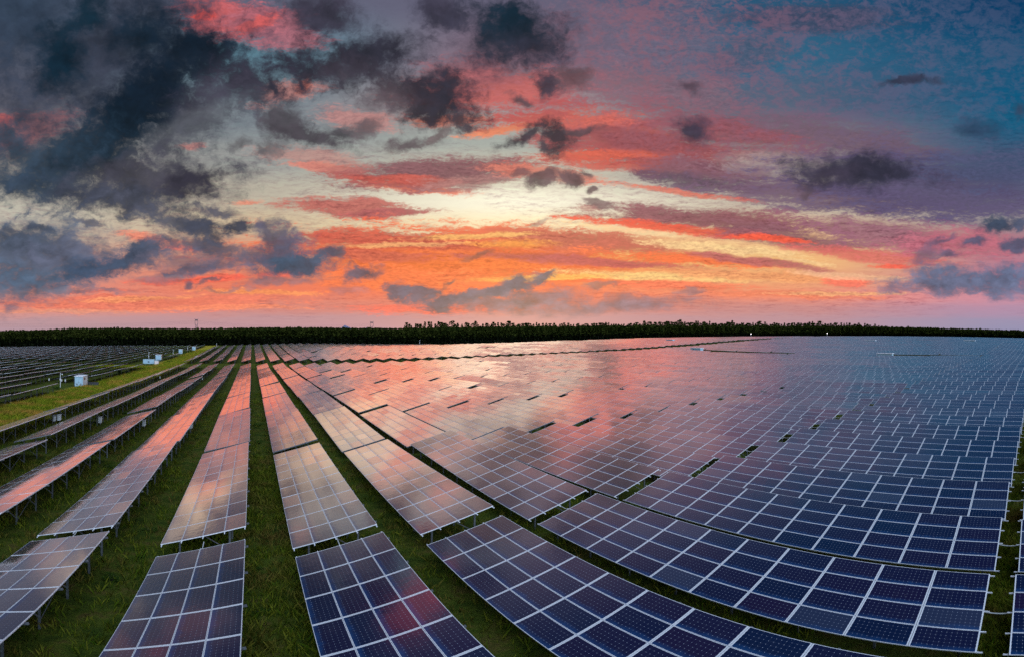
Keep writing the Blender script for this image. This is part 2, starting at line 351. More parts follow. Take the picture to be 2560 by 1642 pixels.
def choose(value, lo_hi, make):
    """A balanced tree of hard switches over the limits lo_hi: only one side of a switch is worked out for a ray."""
    if len(lo_hi) == 2:
        return make(lo_hi[0], lo_hi[1])
    k = len(lo_hi) // 2
    ms = W.n('ShaderNodeMixShader')
    W.set(ms.inputs[0], W.math('GREATER_THAN', value, lo_hi[k] / 1000))
    W.set(ms.inputs[1], choose(value, lo_hi[:k + 1], make))
    W.set(ms.inputs[2], choose(value, lo_hi[k:], make))
    return ms.outputs[0]


base = col
front = choose(SX, [-900, 280, 560, 840, 1120, 1400, 1700, 2050, 3400],
               lambda a, b: choose(SY, [-800, 200, 400, 580, 720, 1000], lambda c, d: window(a, b, c, d)))

# the part of the dome behind the camera: even pale blue, brightened beyond real dusk to light frames and cabins; below the horizon: dark land
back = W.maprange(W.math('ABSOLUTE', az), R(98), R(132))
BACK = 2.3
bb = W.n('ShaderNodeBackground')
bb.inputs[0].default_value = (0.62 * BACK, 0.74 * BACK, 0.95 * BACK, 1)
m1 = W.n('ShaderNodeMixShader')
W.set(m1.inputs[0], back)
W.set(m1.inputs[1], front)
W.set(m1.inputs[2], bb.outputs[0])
bl = W.n('ShaderNodeBackground')
bl.inputs[0].default_value = (0.03, 0.03, 0.03, 1)
m2 = W.n('ShaderNodeMixShader')
W.set(m2.inputs[0], W.maprange(el, -0.012, -0.05))
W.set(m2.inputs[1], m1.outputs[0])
W.set(m2.inputs[2], bl.outputs[0])

# a faint physical dusk sky underneath
nsky = W.n('ShaderNodeTexSky', sky_type='NISHITA', sun_disc=False)
nsky.sun_elevation = SUN_EL
nsky.sun_rotation = SUN_AZ
bg1 = W.n('ShaderNodeBackground')
W.set(bg1.inputs[0], nsky.outputs[0])
bg1.inputs[1].default_value = 0.003
add = W.n('ShaderNodeAddShader')
W.set(add.inputs[0], bg1.outputs[0])
W.set(add.inputs[1], m2.outputs[0])
out = W.n('ShaderNodeOutputWorld')
W.set(out.inputs[0], add.outputs[0])
world.cycles.sampling_method = 'MANUAL'
world.cycles.sample_map_resolution = 1024

# ---------------------------------------------------------------- sun: low, behind the cloud, no hard shadows left
sun_d = bpy.data.lights.new("sun", 'SUN')
sun_d.energy = 0.04
sun_d.angle = R(50)
sun_d.color = (1.0, 0.72, 0.5)
sun = bpy.data.objects.new("sun", sun_d)
sc.collection.objects.link(sun)
sv = Vector((math.sin(SUN_AZ) * math.cos(R(14)), math.cos(SUN_AZ) * math.cos(R(14)), math.sin(R(14))))
sun.rotation_euler = sv.to_track_quat('Z', 'Y').to_euler()
sun.location = sv * 400

# ================================================================ helpers
COL = sc.collection


def link(o, parent=None):
    COL.objects.link(o)
    if parent is not None:
        o.parent = parent
    return o


def tag(o, label=None, cat=None, group=None, kind=None):
    if label:
        o['label'] = label
    if cat:
        o['category'] = cat
    if group:
        o['group'] = group
    if kind:
        o['kind'] = kind
    return o


class MB:
    """Collects quads and triangles (with optional UVs and material slots) into one mesh."""

    def __init__(self):
        self.v, self.f, self.m, self.uv = [], [], [], []

    def face(self, pts, m=0, uv=None):
        b = len(self.v)
        self.v += [tuple(p) for p in pts]
        self.f.append(tuple(range(b, b + len(pts))))
        self.m.append(m)
        self.uv.append(uv)

    def shared(self, pts, faces, m=0):
        b = len(self.v)
        self.v += [tuple(p) for p in pts]
        for f in faces:
            self.f.append(tuple(i + b for i in f))
            self.m.append(m)
            self.uv.append(None)

    def box(self, lo, hi, m=0, mat=None, skip=()):
        x0, y0, z0 = lo
        x1, y1, z1 = hi
        p = [Vector(q) for q in ((x0, y0, z0), (x1, y0, z0), (x1, y1, z0), (x0, y1, z0), (x0, y0, z1), (x1, y0, z1), (x1, y1, z1), (x0, y1, z1))]
        if mat is not None:
            p = [mat @ q for q in p]
        fs = {'b': (3, 2, 1, 0), 't': (4, 5, 6, 7), 's': (0, 1, 5, 4), 'e': (1, 2, 6, 5), 'n': (2, 3, 7, 6), 'w': (3, 0, 4, 7)}
        self.shared(p, [f for k, f in fs.items() if k not in skip], m)

    def bar(self, a, b, w, m=0, h=None):
        """A square bar from a to b."""
        a, b = Vector(a), Vector(b)
        d = b - a
        L = d.length
        q = d.to_track_quat('Z', 'Y').to_matrix().to_4x4()
        h = h or w
        self.box((-w / 2, -h / 2, 0), (w / 2, h / 2, L), m, Matrix.Translation(a) @ q)

    def tube(self, pts, r, m=0, n=6):
        pts = [Vector(p) for p in pts]
        rr = r if isinstance(r, (list, tuple)) else [r] * len(pts)
        ring = []
        for i, p in enumerate(pts):
            d = (pts[min(i + 1, len(pts) - 1)] - pts[max(i - 1, 0)]).normalized()
            q = d.to_track_quat('Z', 'Y')
            ring.append([p + q @ Vector((math.cos(2 * math.pi * k / n) * rr[i], math.sin(2 * math.pi * k / n) * rr[i], 0)) for k in range(n)])
        vs = [v for g in ring for v in g]
        fs = []
        for i in range(len(pts) - 1):
            for k in range(n):
                fs.append((i * n + k, i * n + (k + 1) % n, (i + 1) * n + (k + 1) % n, (i + 1) * n + k))
        fs.append(tuple(range(n - 1, -1, -1)))
        fs.append(tuple((len(pts) - 1) * n + k for k in range(n)))
        self.shared(vs, fs, m)

    def mesh(self, name, mats):
        me = bpy.data.meshes.new(name)
        me.from_pydata(self.v, [], self.f)
        for m in mats:
            me.materials.append(m)
        if len(mats) > 1:
            me.polygons.foreach_set('material_index', self.m)
        if any(self.uv):
            ul = me.uv_layers.new(name="uv")
            for p, uv in zip(me.polygons, self.uv):
                if uv:
                    for li, c in zip(p.loop_indices, uv):
                        ul.data[li].uv = c
        me.update()
        return me

    def build(self, name, mats, parent=None, loc=None):
        o = bpy.data.objects.new(name, self.mesh(name, mats if isinstance(mats, list) else [mats]))
        if loc is not None:
            o.location = loc
        return link(o, parent)


def empty(name, loc=(0, 0, 0), rot=(0, 0, 0)):
    o = bpy.data.objects.new(name, None)
    o.empty_display_size = 0.3
    o.location = loc
    o.rotation_euler = rot
    return link(o)


def array_mesh(name, V, Fq, mats, mi=None, uv=None):
    """A quad (or triangle) mesh from numpy arrays."""
    me = bpy.data.meshes.new(name)
    k = Fq.shape[1]
    me.vertices.add(len(V))
    me.vertices.foreach_set('co', np.ascontiguousarray(V, dtype=np.float32).ravel())
    me.loops.add(Fq.size)
    me.loops.foreach_set('vertex_index', np.ascontiguousarray(Fq, dtype=np.int32).ravel())
    me.polygons.add(len(Fq))
    me.polygons.foreach_set('loop_start', np.arange(0, Fq.size, k, dtype=np.int32))
    for m in mats:
        me.materials.append(m)
    if mi is not None:
        me.polygons.foreach_set('material_index', np.ascontiguousarray(mi, dtype=np.int32))
    if uv is not None:
        ul = me.uv_layers.new(name="uv")
        ul.data.foreach_set('uv', np.ascontiguousarray(uv, dtype=np.float32).ravel())
    me.update(calc_edges=True)
    me.validate()
    return me


# ================================================================ materials
def new_mat(name):
    m = bpy.data.materials.new(name)
    m.use_nodes = True
    return m, NT(m.node_tree)


def finish(N, shader):
    o = N.n('ShaderNodeOutputMaterial')
    N.set(o.inputs[0], shader)


def plain(name, rgb, rough=0.6, metal=0.0, var=0.12, scale=6.0, bump=0.0, spec=0.5):
    m, N = new_mat(name)
    t = N.n('ShaderNodeTexCoord')
    ns_ = N.noise(t.outputs['Object'], scale, 4, 0.6)[0]
    c = N.mix(N.maprange(ns_, 0.3, 0.7), tuple(v * (1 - var) for v in rgb) + (1,), tuple(min(1, v * (1 + var)) for v in rgb) + (1,))
    p = N.n('ShaderNodeBsdfPrincipled')
    N.set(p.inputs['Base Color'], c)
    p.inputs['Roughness'].default_value = rough
    p.inputs['Metallic'].default_value = metal
    p.inputs['Specular IOR Level'].default_value = spec
    if bump:
        b = N.n('ShaderNodeBump')
        b.inputs['Strength'].default_value = bump
        N.set(b.inputs['Height'], ns_)
        N.set(p.inputs['Normal'], b.outputs[0])
    finish(N, p.outputs[0])
    return m


MOD_L, MOD_W = 1.956, 0.992            # a module lies on its long side
PITCH_L, PITCH_W = 1.974, 1.008
TILT = 0.2702
TAB_L, TAB_W = 10 * PITCH_L, 4 * PITCH_W


def panel_material():
    m, N = new_mat("solar_glass")
    uvn = N.n('ShaderNodeUVMap')
    u, v, _ = N.sep(uvn.outputs[0])
    geo = N.n('ShaderNodeNewGeometry')
    oi = N.n('ShaderNodeObjectInfo')
    rnd = N.math('FRACT', N.math('ADD', N.math('MULTIPLY', oi.outputs['Random'], 7.31), geo.outputs['Random Per Island']))
    rnd2 = N.math('FRACT', N.math('MULTIPLY', rnd, 17.37))
    # distance to the module's edges in metres
    du = N.math('MULTIPLY', N.math('SUBTRACT', 0.5, N.math('ABSOLUTE', N.math('SUBTRACT', u, 0.5))), MOD_L)
    dv = N.math('MULTIPLY', N.math('SUBTRACT', 0.5, N.math('ABSOLUTE', N.math('SUBTRACT', v, 0.5))), MOD_W)
    frame = N.math('MAXIMUM', N.math('LESS_THAN', du, 0.026), N.math('LESS_THAN', dv, 0.012))
    margin = N.math('MAXIMUM', N.math('LESS_THAN', du, 0.043), N.math('LESS_THAN', dv, 0.018))
    # 12 x 6 cells
    cu = N.math('ABSOLUTE', N.math('SUBTRACT', N.math('FRACT', N.math('MULTIPLY', N.math('SUBTRACT', u, 0.025), 12 / 0.95)), 0.5))
    cv = N.math('ABSOLUTE', N.math('SUBTRACT', N.math('FRACT', N.math('MULTIPLY', N.math('SUBTRACT', v, 0.02), 6 / 0.96)), 0.5))
    gap = N.math('MAXIMUM', N.math('GREATER_THAN', cu, 0.488), N.math('GREATER_THAN', cv, 0.488))
    dot = N.math('GREATER_THAN', N.math('ADD', cu, cv), 0.915)
    bus = N.math('LESS_THAN', N.math('ABSOLUTE', N.math('SUBTRACT', N.math('FRACT', N.math('MULTIPLY', cv, 3.0)), 0.5)), 0.035)
    nz = N.noise(N.comb(N.math('MULTIPLY', u, 2.0), v, N.math('MULTIPLY', rnd, 50.0)), 3.0, 4, 0.6)[0]
    cell = N.mix(N.maprange(rnd, 0.0, 1.0, smooth=False), (0.002, 0.010, 0.044, 1), (0.014, 0.007, 0.038, 1))
    # every now and then a paler, hazier module
    pale = N.math('GREATER_THAN', rnd2, 0.955)
    cell = N.mix(pale, cell, (0.022, 0.032, 0.075, 1))
    # fine dust film gathers along each module's lower edge
    dust = N.maprange(N.math('MULTIPLY_ADD', nz, 0.34, v), 0.46, 0.12)
    cell = N.mix(N.math('MULTIPLY', dust, 0.75), cell, (0.010, 0.060, 0.190, 1))
    cell = N.mix(N.math('MULTIPLY', bus, 0.10), cell, (0.22, 0.25, 0.32, 1))
    cell = N.mix(N.math('MULTIPLY', gap, 0.14), cell, (0.35, 0.42, 0.55, 1))
    cell = N.mix(N.math('MULTIPLY', dot, 0.65), cell, (0.55, 0.62, 0.75, 1))
    spot = N.noise(N.comb(N.math('MULTIPLY', u, 2.0), v, N.math('MULTIPLY', rnd2, 91.0)), 11.0, 2, 0.5)[0]
    cell = N.mix(N.maprange(spot, 0.775, 0.80, 0.0, 0.8), cell, (0.55, 0.56, 0.55, 1))        # droppings
    film = N.noise(N.comb(N.math('MULTIPLY', u, 9.0), N.math('MULTIPLY', v, 1.2), N.math('MULTIPLY', rnd2, 33.0)), 2.0, 4, 0.6)[0]
    cell = N.mix(N.maprange(film, 0.45, 0.8, 0.0, 0.025), cell, (0.30, 0.28, 0.27, 1))         # dried rain streaks
    cell = N.mix(margin, cell, (0.78, 0.82, 0.88, 1))
    dif = N.n('ShaderNodeBsdfDiffuse')
    N.set(dif.inputs[0], cell)
    # rolled glass: a little waviness spreads the reflection
    wv = N.noise(N.comb(N.math('MULTIPLY', u, 4.0), N.math('MULTIPLY', v, 2.0), N.math('MULTIPLY', rnd, 40.0)), 1.6, 2, 0.5)[0]
    bp = N.n('ShaderNodeBump')
    bp.inputs['Strength'].default_value = 0.10
    bp.inputs['Distance'].default_value = 0.02
    N.set(bp.inputs['Height'], wv)
    def lobe(rough):
        gl = N.n('ShaderNodeBsdfGlossy')
        gl.inputs[0].default_value = (1.46, 1.26, 1.17, 1)
        N.set(gl.inputs['Roughness'], rough)
        N.set(gl.inputs['Normal'], bp.outputs[0])
        return gl.outputs[0]

    # a clear reflection plus the wide sheen of textured solar glass
    gm = N.n('ShaderNodeMixShader')
    N.set(gm.inputs[1], lobe(N.math('MULTIPLY_ADD', pale, 0.10, N.math('MULTIPLY_ADD', rnd2, 0.03, 0.075))))
    N.set(gm.inputs[2], lobe(0.27))
    lw = N.n('ShaderNodeLayerWeight')
    lw.inputs[0].default_value = 0.5
    N.set(lw.inputs[1], bp.outputs[0])
    N.set(gm.inputs[0], N.math('MULTIPLY', N.math('POWER', lw.outputs['Facing'], 2.0), 0.42))
    fac = N.maprange(lw.outputs['Facing'], 0.30, 0.82, 0.05, 1.0)
    fac = N.math('MULTIPLY', fac, N.math('MULTIPLY_ADD', dust, -0.30, 1.0))
    fac = N.math('MULTIPLY', fac, N.math('MULTIPLY_ADD', rnd2, 0.22, 0.86), clamp=True)
    ms = N.n('ShaderNodeMixShader')
    N.set(ms.inputs[0], fac)
    N.set(ms.inputs[1], dif.outputs[0])
    N.set(ms.inputs[2], gm.outputs[0])
    al = N.n('ShaderNodeBsdfPrincipled')
    al.inputs['Base Color'].default_value = (0.84, 0.88, 0.92, 1)
    al.inputs['Metallic'].default_value = 0.25
    al.inputs['Roughness'].default_value = 0.34
    ms2 = N.n('ShaderNodeMixShader')
    N.set(ms2.inputs[0], frame)
    N.set(ms2.inputs[1], ms.outputs[0])
    N.set(ms2.inputs[2], al.outputs[0])
    finish(N, ms2.outputs[0])
    return m


M_GLASS = panel_material()
M_ALU = plain("aluminium", (0.80, 0.83, 0.88), 0.42, 0.2, 0.06)
M_STEEL = plain("galvanised_steel", (0.14, 0.155, 0.17), 0.5, 0.35, 0.3)
M_BACK = plain("panel_backsheet", (0.16, 0.17, 0.19), 0.7)
M_WHITE = plain("white_paint", (0.78, 0.80, 0.82), 0.45, 0, 0.06, 2.0)
M_BLUEWALL = plain("pale_blue", (0.34, 0.52, 0.62), 0.5, 0, 0.08, 2.0)
M_ROOF = plain("cabin_roof", (0.80, 0.82, 0.86), 0.5, 0, 0.05, 2.0)
M_RUST = plain("rusty_steel", (0.30, 0.16, 0.09), 0.7, 0.2, 0.3, 8.0)
M_DARKFENCE = plain("dark_fence", (0.03, 0.032, 0.04), 0.6)
M_GREYBOX = plain("light_grey_box", (0.62, 0.65, 0.66), 0.5, 0, 0.06)
M_BARK = plain("bark", (0.030, 0.024, 0.020), 0.85, 0, 0.3, 3.0)
M_LATTICE = plain("tower_steel", (0.10, 0.09, 0.10), 0.6, 0.3)
M_CONDUIT = plain("conduit", (0.42, 0.45, 0.45), 0.5)


def foliage(name, a, b, trans=0.25, patch=None, scale=0.2):
    """Leaf or blade colour: every leaf its own shade, and, where patch is given, dry patches over the ground."""
    m, N = new_mat(name)
    g = N.n('ShaderNodeNewGeometry')
    oi = N.n('ShaderNodeObjectInfo')
    r = N.math('FRACT', N.math('ADD', g.outputs['Random Per Island'], oi.outputs['Random']))
    c = N.mix(N.maprange(r, 0, 1, smooth=False), a + (1,), b + (1,))
    if patch:
        t = N.n('ShaderNodeTexCoord')
        n1 = N.noise(t.outputs['Object'], scale, 4, 0.65)[0]
        c = N.mix(N.maprange(n1, 0.47, 0.64, 0.0, 0.85), c, patch + (1,))
        n2 = N.noise(t.outputs['Object'], scale * 3.3, 3, 0.6)[0]
        c = N.mix(N.maprange(n2, 0.52, 0.70, 0.0, 0.75), c, tuple(v * 0.32 for v in a) + (1,))
    d = N.n('ShaderNodeBsdfDiffuse')
    N.set(d.inputs[0], c)
    t = N.n('ShaderNodeBsdfTranslucent')
    N.set(t.inputs[0], c)
    ms = N.n('ShaderNodeMixShader')
    ms.inputs[0].default_value = trans
    N.set(ms.inputs[1], d.outputs[0])
    N.set(ms.inputs[2], t.outputs[0])
    finish(N, ms.outputs[0])
    return m


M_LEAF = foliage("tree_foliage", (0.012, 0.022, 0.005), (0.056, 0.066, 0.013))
M_SHADE = foliage("shaded_leaves", (0.004, 0.007, 0.003), (0.012, 0.016, 0.006))  # leaf colour darkened to stand for shade in the lower wood
M_GRASSBLADE = foliage("grass_blades", (0.060, 0.130, 0.009), (0.235, 0.245, 0.026), 0.35, (0.200, 0.140, 0.040), 0.30)
M_DRYGRASS = foliage("dry_grass_blades", (0.09, 0.22, 0.012), (0.44, 0.42, 0.035), 0.4, (0.58, 0.34, 0.070), 0.22)
M_SHRUB = foliage("shrub_leaves", (0.024, 0.060, 0.010), (0.075, 0.130, 0.022), 0.25)

# ================================================================ terrain
TPTS = [(0, 0, 0), (-30, 15, -.15), (-20, 33, 0), (-12, 22, 0), (30, 15, .45), (0, 40, .25), (-30, 50, -.02), (35, 60, .75), (0, 70, .3), (0, 100, .05), (0, 145, -.25), (0, 187, -.25), (0, 208, .6),
        (0, 250, 1.4), (0, 300, 2.7), (0, 350, 4.4), (0, 400, 5.6), (-40, 95, -.1), (-40, 160, .0), (-40, 210, .3), (-40, 281, 1.5), (-40, 346, 2.6), (-40, 400, 3.5),
        (-90, 100, -.1), (-150, 100, .2), (-190, 350, 1.0), (-300, 300, .8), (-100, 380, 2.4), (-100, 200, .6), (-220, 160, .6), (-350, 150, .4), (-250, 420, 1.3), (-400, 400, 1.0),
        (35, 3, .55), (60, 3, .75), (97, 5, 1.6), (134, 8, 2.1), (193, 60, 2.4), (193, 145, 2.8), (119, 197, 2.2), (167, 197, 3.1), (248, 197, 6.0), (320, 190, 8.8), (250, 5, 4.2), (300, 10, 6.5),
        (400, 15, 8.2), (480, 20, 8.9), (480, 60, 9.8), (560, 20, 8.6), (400, 206, 10.7), (470, 245, 9.8), (300, 306, 8.8), (340, 345, 8.9), (185, 377, 5.4), (90, 380, 4.8), (210, 430, 6.0), (330, 120, 7.6), (330, 60, 7.4),
        (-60, 0, -.5), (-150, 0, -.2), (0, -60, 0), (60, -60, .6), (200, -60, 2.4), (400, -80, 8), (100, 60, 1.3), (100, 120, 1.4), (60, 120, .7), (60, 187, .6), (100, 280, 3.0), (60, 330, 4.4),
        (480, 120, 10.6), (560, 300, 8.5), (420, 420, 8.5), (250, 520, 8.0), (0, 520, 7.0), (-300, 520, 2.4), (-520, 300, 3.0), (650, 100, 9.0), (600, -80, 9)]
for a_ in range(0, 360, 15):
    TPTS.append((1100 * math.cos(R(a_)), 1100 * math.sin(R(a_)), 6.0))
_P = np.array(TPTS, float)
_XY = _P[:, :2] / 100


def _tps(d):
    return np.where(d > 1e-9, d * d * np.log(d + 1e-12), 0.0)


_n = len(_P)
_K = _tps(np.linalg.norm(_XY[:, None] - _XY[None], axis=2)) + np.eye(_n) * 0.02
_A = np.zeros((_n + 3, _n + 3))
_A[:_n, :_n] = _K
_A[:_n, _n] = 1
_A[:_n, _n + 1:] = _XY
_A[_n, :_n] = 1
_A[_n + 1:, :_n] = _XY.T
_wt = np.linalg.solve(_A, np.concatenate([_P[:, 2], np.zeros(3)]))


def height(x, y):
    """Ground height at arrays x, y."""
    x, y = np.atleast_1d(np.asarray(x, float)), np.atleast_1d(np.asarray(y, float))
    r = np.hypot(x, y)
    k = np.minimum(1, 1050 / np.maximum(r, 1e-6))
    q = np.stack([x * k, y * k], -1) / 100
    d = np.linalg.norm(q[..., None, :] - _XY, axis=-1)
    return _tps(d) @ _wt[:_n] + _wt[_n] + q @ _wt[_n + 1:]


def hz(x, y):
    return float(height(x, y)[0])


def axis(lo, hi, step, grow=1.25):
    c = list(np.arange(lo, hi + 1e-6, step))
    s_, p = step, hi
    while p < 6000:
        s_ *= grow
        p += s_
        c.append(p)
    s_, p = step, lo
    while p > -6000:
        s_ *= grow
        p -= s_
        c.insert(0, p)
    return np.array(c)


gx, gy = axis(-120, 120, 4.0, 1.06), axis(-24, 220, 4.0, 1.06)
GX, GY = np.meshgrid(gx, gy)
GZ = height(GX.ravel(), GY.ravel())
V = np.stack([GX.ravel(), GY.ravel(), GZ], -1)
nx, ny = len(gx), len(gy)
ii = (np.arange(ny - 1)[:, None] * nx + np.arange(nx - 1)[None]).ravel()
Fq = np.stack([ii, ii + 1, ii + 1 + nx, ii + nx], -1)


def ground_material():
    m, N = new_mat("grassy_ground")
    t = N.n('ShaderNodeTexCoord')
    P = t.outputs['Object']
    x, y, _ = N.sep(P)
    big = N.noise(P, 0.11, 5, 0.6)[0]
    mid = N.noise(P, 0.9, 5, 0.65)[0]
    fine = N.noise(P, 9.0, 4, 0.7)[0]
    green = N.mix(N.maprange(mid, 0.32, 0.68), (0.036, 0.066, 0.007, 1), (0.105, 0.135, 0.014, 1))
    green = N.mix(N.maprange(mid, 0.50, 0.68, 0, 0.75), green, (0.110, 0.075, 0.024, 1))
    # the open strip between the two fields is unmown meadow with dry, yellowish grass
    strip = N.math('MULTIPLY', N.maprange(N.math('MULTIPLY_ADD', mid, 4.0, x), -39.5, -36.5), N.maprange(N.math('MULTIPLY_ADD', mid, 4.0, x), -24.0, -28.0))
    dry = N.mix(N.maprange(N.math('MULTIPLY_ADD', fine, 0.3, big), 0.5, 0.8), (0.24, 0.30, 0.016, 1), (0.60, 0.40, 0.050, 1))
    c = N.mix(strip, green, dry)
    c = N.mix(N.maprange(fine, 0.35, 0.75, 0, 0.5), c, (0.018, 0.020, 0.008, 1))
    p = N.n('ShaderNodeBsdfPrincipled')
    N.set(p.inputs['Base Color'], c)
    p.inputs['Roughness'].default_value = 0.95
    p.inputs['Specular IOR Level'].default_value = 0.1
    b = N.n('ShaderNodeBump')
    b.inputs['Strength'].default_value = 0.8
    b.inputs['Distance'].default_value = 0.25
    N.set(b.inputs['Height'], N.math('ADD', mid, N.math('MULTIPLY', fine, 0.5)))
    N.set(p.inputs['Normal'], b.outputs[0])
    finish(N, p.outputs[0])
    return m


ground = link(bpy.data.objects.new("ground", array_mesh("ground", V, Fq, [ground_material()])))
for p_ in ground.data.polygons:
    p_.use_smooth = True
tag(ground, kind='structure')

# ================================================================ the solar tables
ROW_X0, ROW_P = -4.1523, 5.9795         # low edge of the row left of the straight grass lane; row pitch
LOW_Z = 0.95                            # height of a table's low edge over the ground
ca, sa = math.cos(TILT), math.sin(TILT)
SPAN = TAB_L + 0.90
Y_START = 1.73
CORNERS = ((0, -TAB_L / 2), (0, TAB_L / 2), (TAB_W, -TAB_L / 2), (TAB_W, TAB_L / 2))


def pano(x, y, z):
    """Photograph column and row of a world point."""
    return X0 + F * math.atan2(x, y), Y0 - F * math.atan2(z - CAM_Z, math.hypot(x, y))


# where the tables stand: (row tag, row number, place in the row, x of the low edge, y of the middle)
spots = []
for r in range(-4, 86):
    x = ROW_X0 + r * ROW_P
    for k in range(-1, 30):
        yc = Y_START + TAB_L / 2 + k * SPAN
        if k >= 9:
            yc += 19.5                                     # the grassy cross lane
        far = 372 - 0.0 * x if x < 120 else 372 - (x - 120) * 0.12
        if x > 60:
            far = min(far, math.sqrt(max(0, (470 if x < 250 else 480 + (x - 250) * 0.3) ** 2 - x * x)))
        if yc > far - 8:
            continue
        if x > 250 and yc + 0 > 330:
            continue
        # inverter lanes: tables left out of one row on the rise to the right
        if r in (33, 34, 35) and (k in (5, 6, 7) or k in (1, 2)):
            continue
        if r in (23, 24, 25) and k in (12, 16):
            continue
        spots.append(('main', r, k, x, yc))
for r in range(0, 70):
    x = -38.5 - TAB_W * ca - r * ROW_P
    for k in range(-1, 19):
        yc = 177 - TAB_L / 2 - (7 - k) * SPAN
        if k > 7:
            yc = 191 + TAB_L / 2 + (k - 8) * SPAN
        if r < 2 and k == 4:
            continue                                       # the inverter cabin's place
        if r < 2 and k in (8, 9):
            continue
        if r < 2 and k in (12, 13, 15):
            continue
        if math.hypot(x, yc) > 455 or yc < 8:
            continue
        spots.append(('west', r, k, x, yc))

tables = []
for blk, r, k, x, yc in spots:
    za, zb = height([x + 2, x + 2], [yc - TAB_L / 2, yc + TAB_L / 2])
    z = (za + zb) / 2 + rng.gauss(0, 0.07)
    x += rng.gauss(0, 0.04)
    if k > 3:
        yc += rng.gauss(0, 0.16)
    pitch = math.atan2(zb - za, TAB_L)
    jt, jp = rng.gauss(0, R(1.05)), rng.gauss(0, R(0.34))
    M = Matrix.Translation((x, yc, z)) @ Matrix.Rotation(pitch + jp, 4, 'X') @ Matrix.Rotation(jt * 0.6, 4, 'Y')
    c = [M @ Vector((a * ca, b, LOW_Z + a * sa)) for a, b in CORNERS]
    px = [pano(*q) for q in c]
    inside = any(-30 < q[0] < 2590 and -30 < q[1] < 1672 for q in px) and any(q.y > -2 for q in c)
    if not inside:
        continue
    quad = [px[i] for i in (0, 1, 3, 2)]
    area = abs(sum(quad[i][0] * quad[(i + 1) % 4][1] - quad[(i + 1) % 4][0] * quad[i][1] for i in range(4))) / 2
    rho = math.hypot(x + 2, yc)
    side = (TAB_L * 2.0) * (F / rho) ** 2 * 0.12 if x < -8 else 0
    tables.append(dict(blk=blk, r=r, k=k, M=M, score=area + side, rho=rho, x=x, y=yc))
tables.sort(key=lambda t: -t['score'])
N_DETAIL, N_OWN = 34, 300

# ---- meshes shared by the copies
mm = MB()
hl, hw, th = MOD_L / 2, MOD_W / 2, 0.04
mm.face([(-hw, -hl, 0), (hw, -hl, 0), (hw, hl, 0), (-hw, hl, 0)], 0, [(0, 0), (0, 1), (1, 1), (1, 0)])
UVQ = [(0, 0), (0, 1), (1, 1), (1, 0)]
mm.box((-hw, -hl, -th), (hw, hl, -0.001), 1, skip=('t',))
MODULE = mm.mesh("solar_panel", [M_GLASS, M_ALU])


def slope(a, y, dz=0.0):
    """A point a metres up the slope, y along the row, dz off the module plane."""
    return Vector((a * ca - dz * sa, y, LOW_Z + a * sa + dz * ca))


STATIONS = [-TAB_L / 2 + 0.6 + i * (TAB_L - 1.2) / 7 for i in range(8)]
PURLINS = (0.06, 1.008, 2.016, 3.024, 3.97)


def leg_mesh(a, name):
    b = MB()
    top = slope(a, 0, -0.16)
    b.box((top.x - 0.045, -0.03, -0.4), (top.x + 0.045, -0.022, top.z))
    b.box((top.x - 0.045, 0.022, -0.4), (top.x + 0.045, 0.03, top.z))
    b.box((top.x - 0.006, -0.022, -0.4), (top.x + 0.006, 0.022, top.z - 0.002))
    return b.mesh(name, [M_STEEL])


LEG_F, LEG_R = leg_mesh(0.8, "leg"), leg_mesh(3.2, "leg")
b = MB()
b.bar(slope(0.15, 0, -0.12), slope(TAB_W + 0.10, 0, -0.12), 0.06, h=0.08)
RAFTER = b.mesh("rafter", [M_STEEL])
PURLIN = []
for a in PURLINS:
    b = MB()
    b.bar(slope(a, -TAB_L / 2 - 0.16, -0.062), slope(a, TAB_L / 2 + 0.16, -0.062), 0.045)
    PURLIN.append(b.mesh("purlin", [M_ALU]))
b = MB()
b.bar(slope(3.2, 0, -0.2) - Vector((0, 0, 1.15)), slope(1.9, 0, -0.15), 0.045)
BRACE = b.mesh("brace", [M_STEEL])
b = MB()
d_ = STATIONS[1] - STATIONS[0]
b.bar(slope(3.2, 0.02, -0.2) - Vector((0, 0, 1.3)), slope(3.2, d_, -0.25), 0.03)
CROSS = b.mesh("cross_brace", [M_STEEL])
b = MB()
pts = [slope(2.05, TAB_L / 2 + t * 0.9, -0.10) - Vector((0, 0, 0.05 * math.sin(math.pi * t))) for t in np.linspace(-0.12, 1.12, 10)]
b.tube(pts, 0.025)
CONDUIT = b.mesh("cable_conduit", [M_CONDUIT])


def array_variant(seed):
    g = random.Random(seed)
    b = MB()
    for i in range(4):
        for j in range(10):
            a0, y0 = (i + 0.5) * PITCH_W, (j - 4.5) * PITCH_L
            tx, ty = g.gauss(0, 0.003), g.gauss(0, 0.003)
            q = []
            for sx_, sy_ in ((-1, -1), (1, -1), (1, 1), (-1, 1)):
                q.append(slope(a0 + sx_ * hw, y0 + sy_ * hl, sx_ * hw * tx + sy_ * hl * ty))
            b.face(q, 0, UVQ)
    for a0, a1, y0, y1 in ((0.008, TAB_W - 0.008, -TAB_L / 2, TAB_L / 2),):
        p = [slope(a0, y0, -0.012), slope(a1, y0, -0.012), slope(a1, y1, -0.012), slope(a0, y1, -0.012)]
        q = [slope(a0, y0, -0.085), slope(a1, y0, -0.085), slope(a1, y1, -0.085), slope(a0, y1, -0.085)]
        b.shared(p + q, [(7, 6, 5, 4), (0, 1, 2, 3)], 2)
        b.shared(p + q, [(1, 5, 6, 2), (3, 7, 4, 0)], 1)
        b.shared(p + q, [(0, 4, 5, 1), (2, 6, 7, 3)], 3)
    return b.mesh("panel_array", [M_GLASS, M_ALU, M_BACK, M_STEEL])


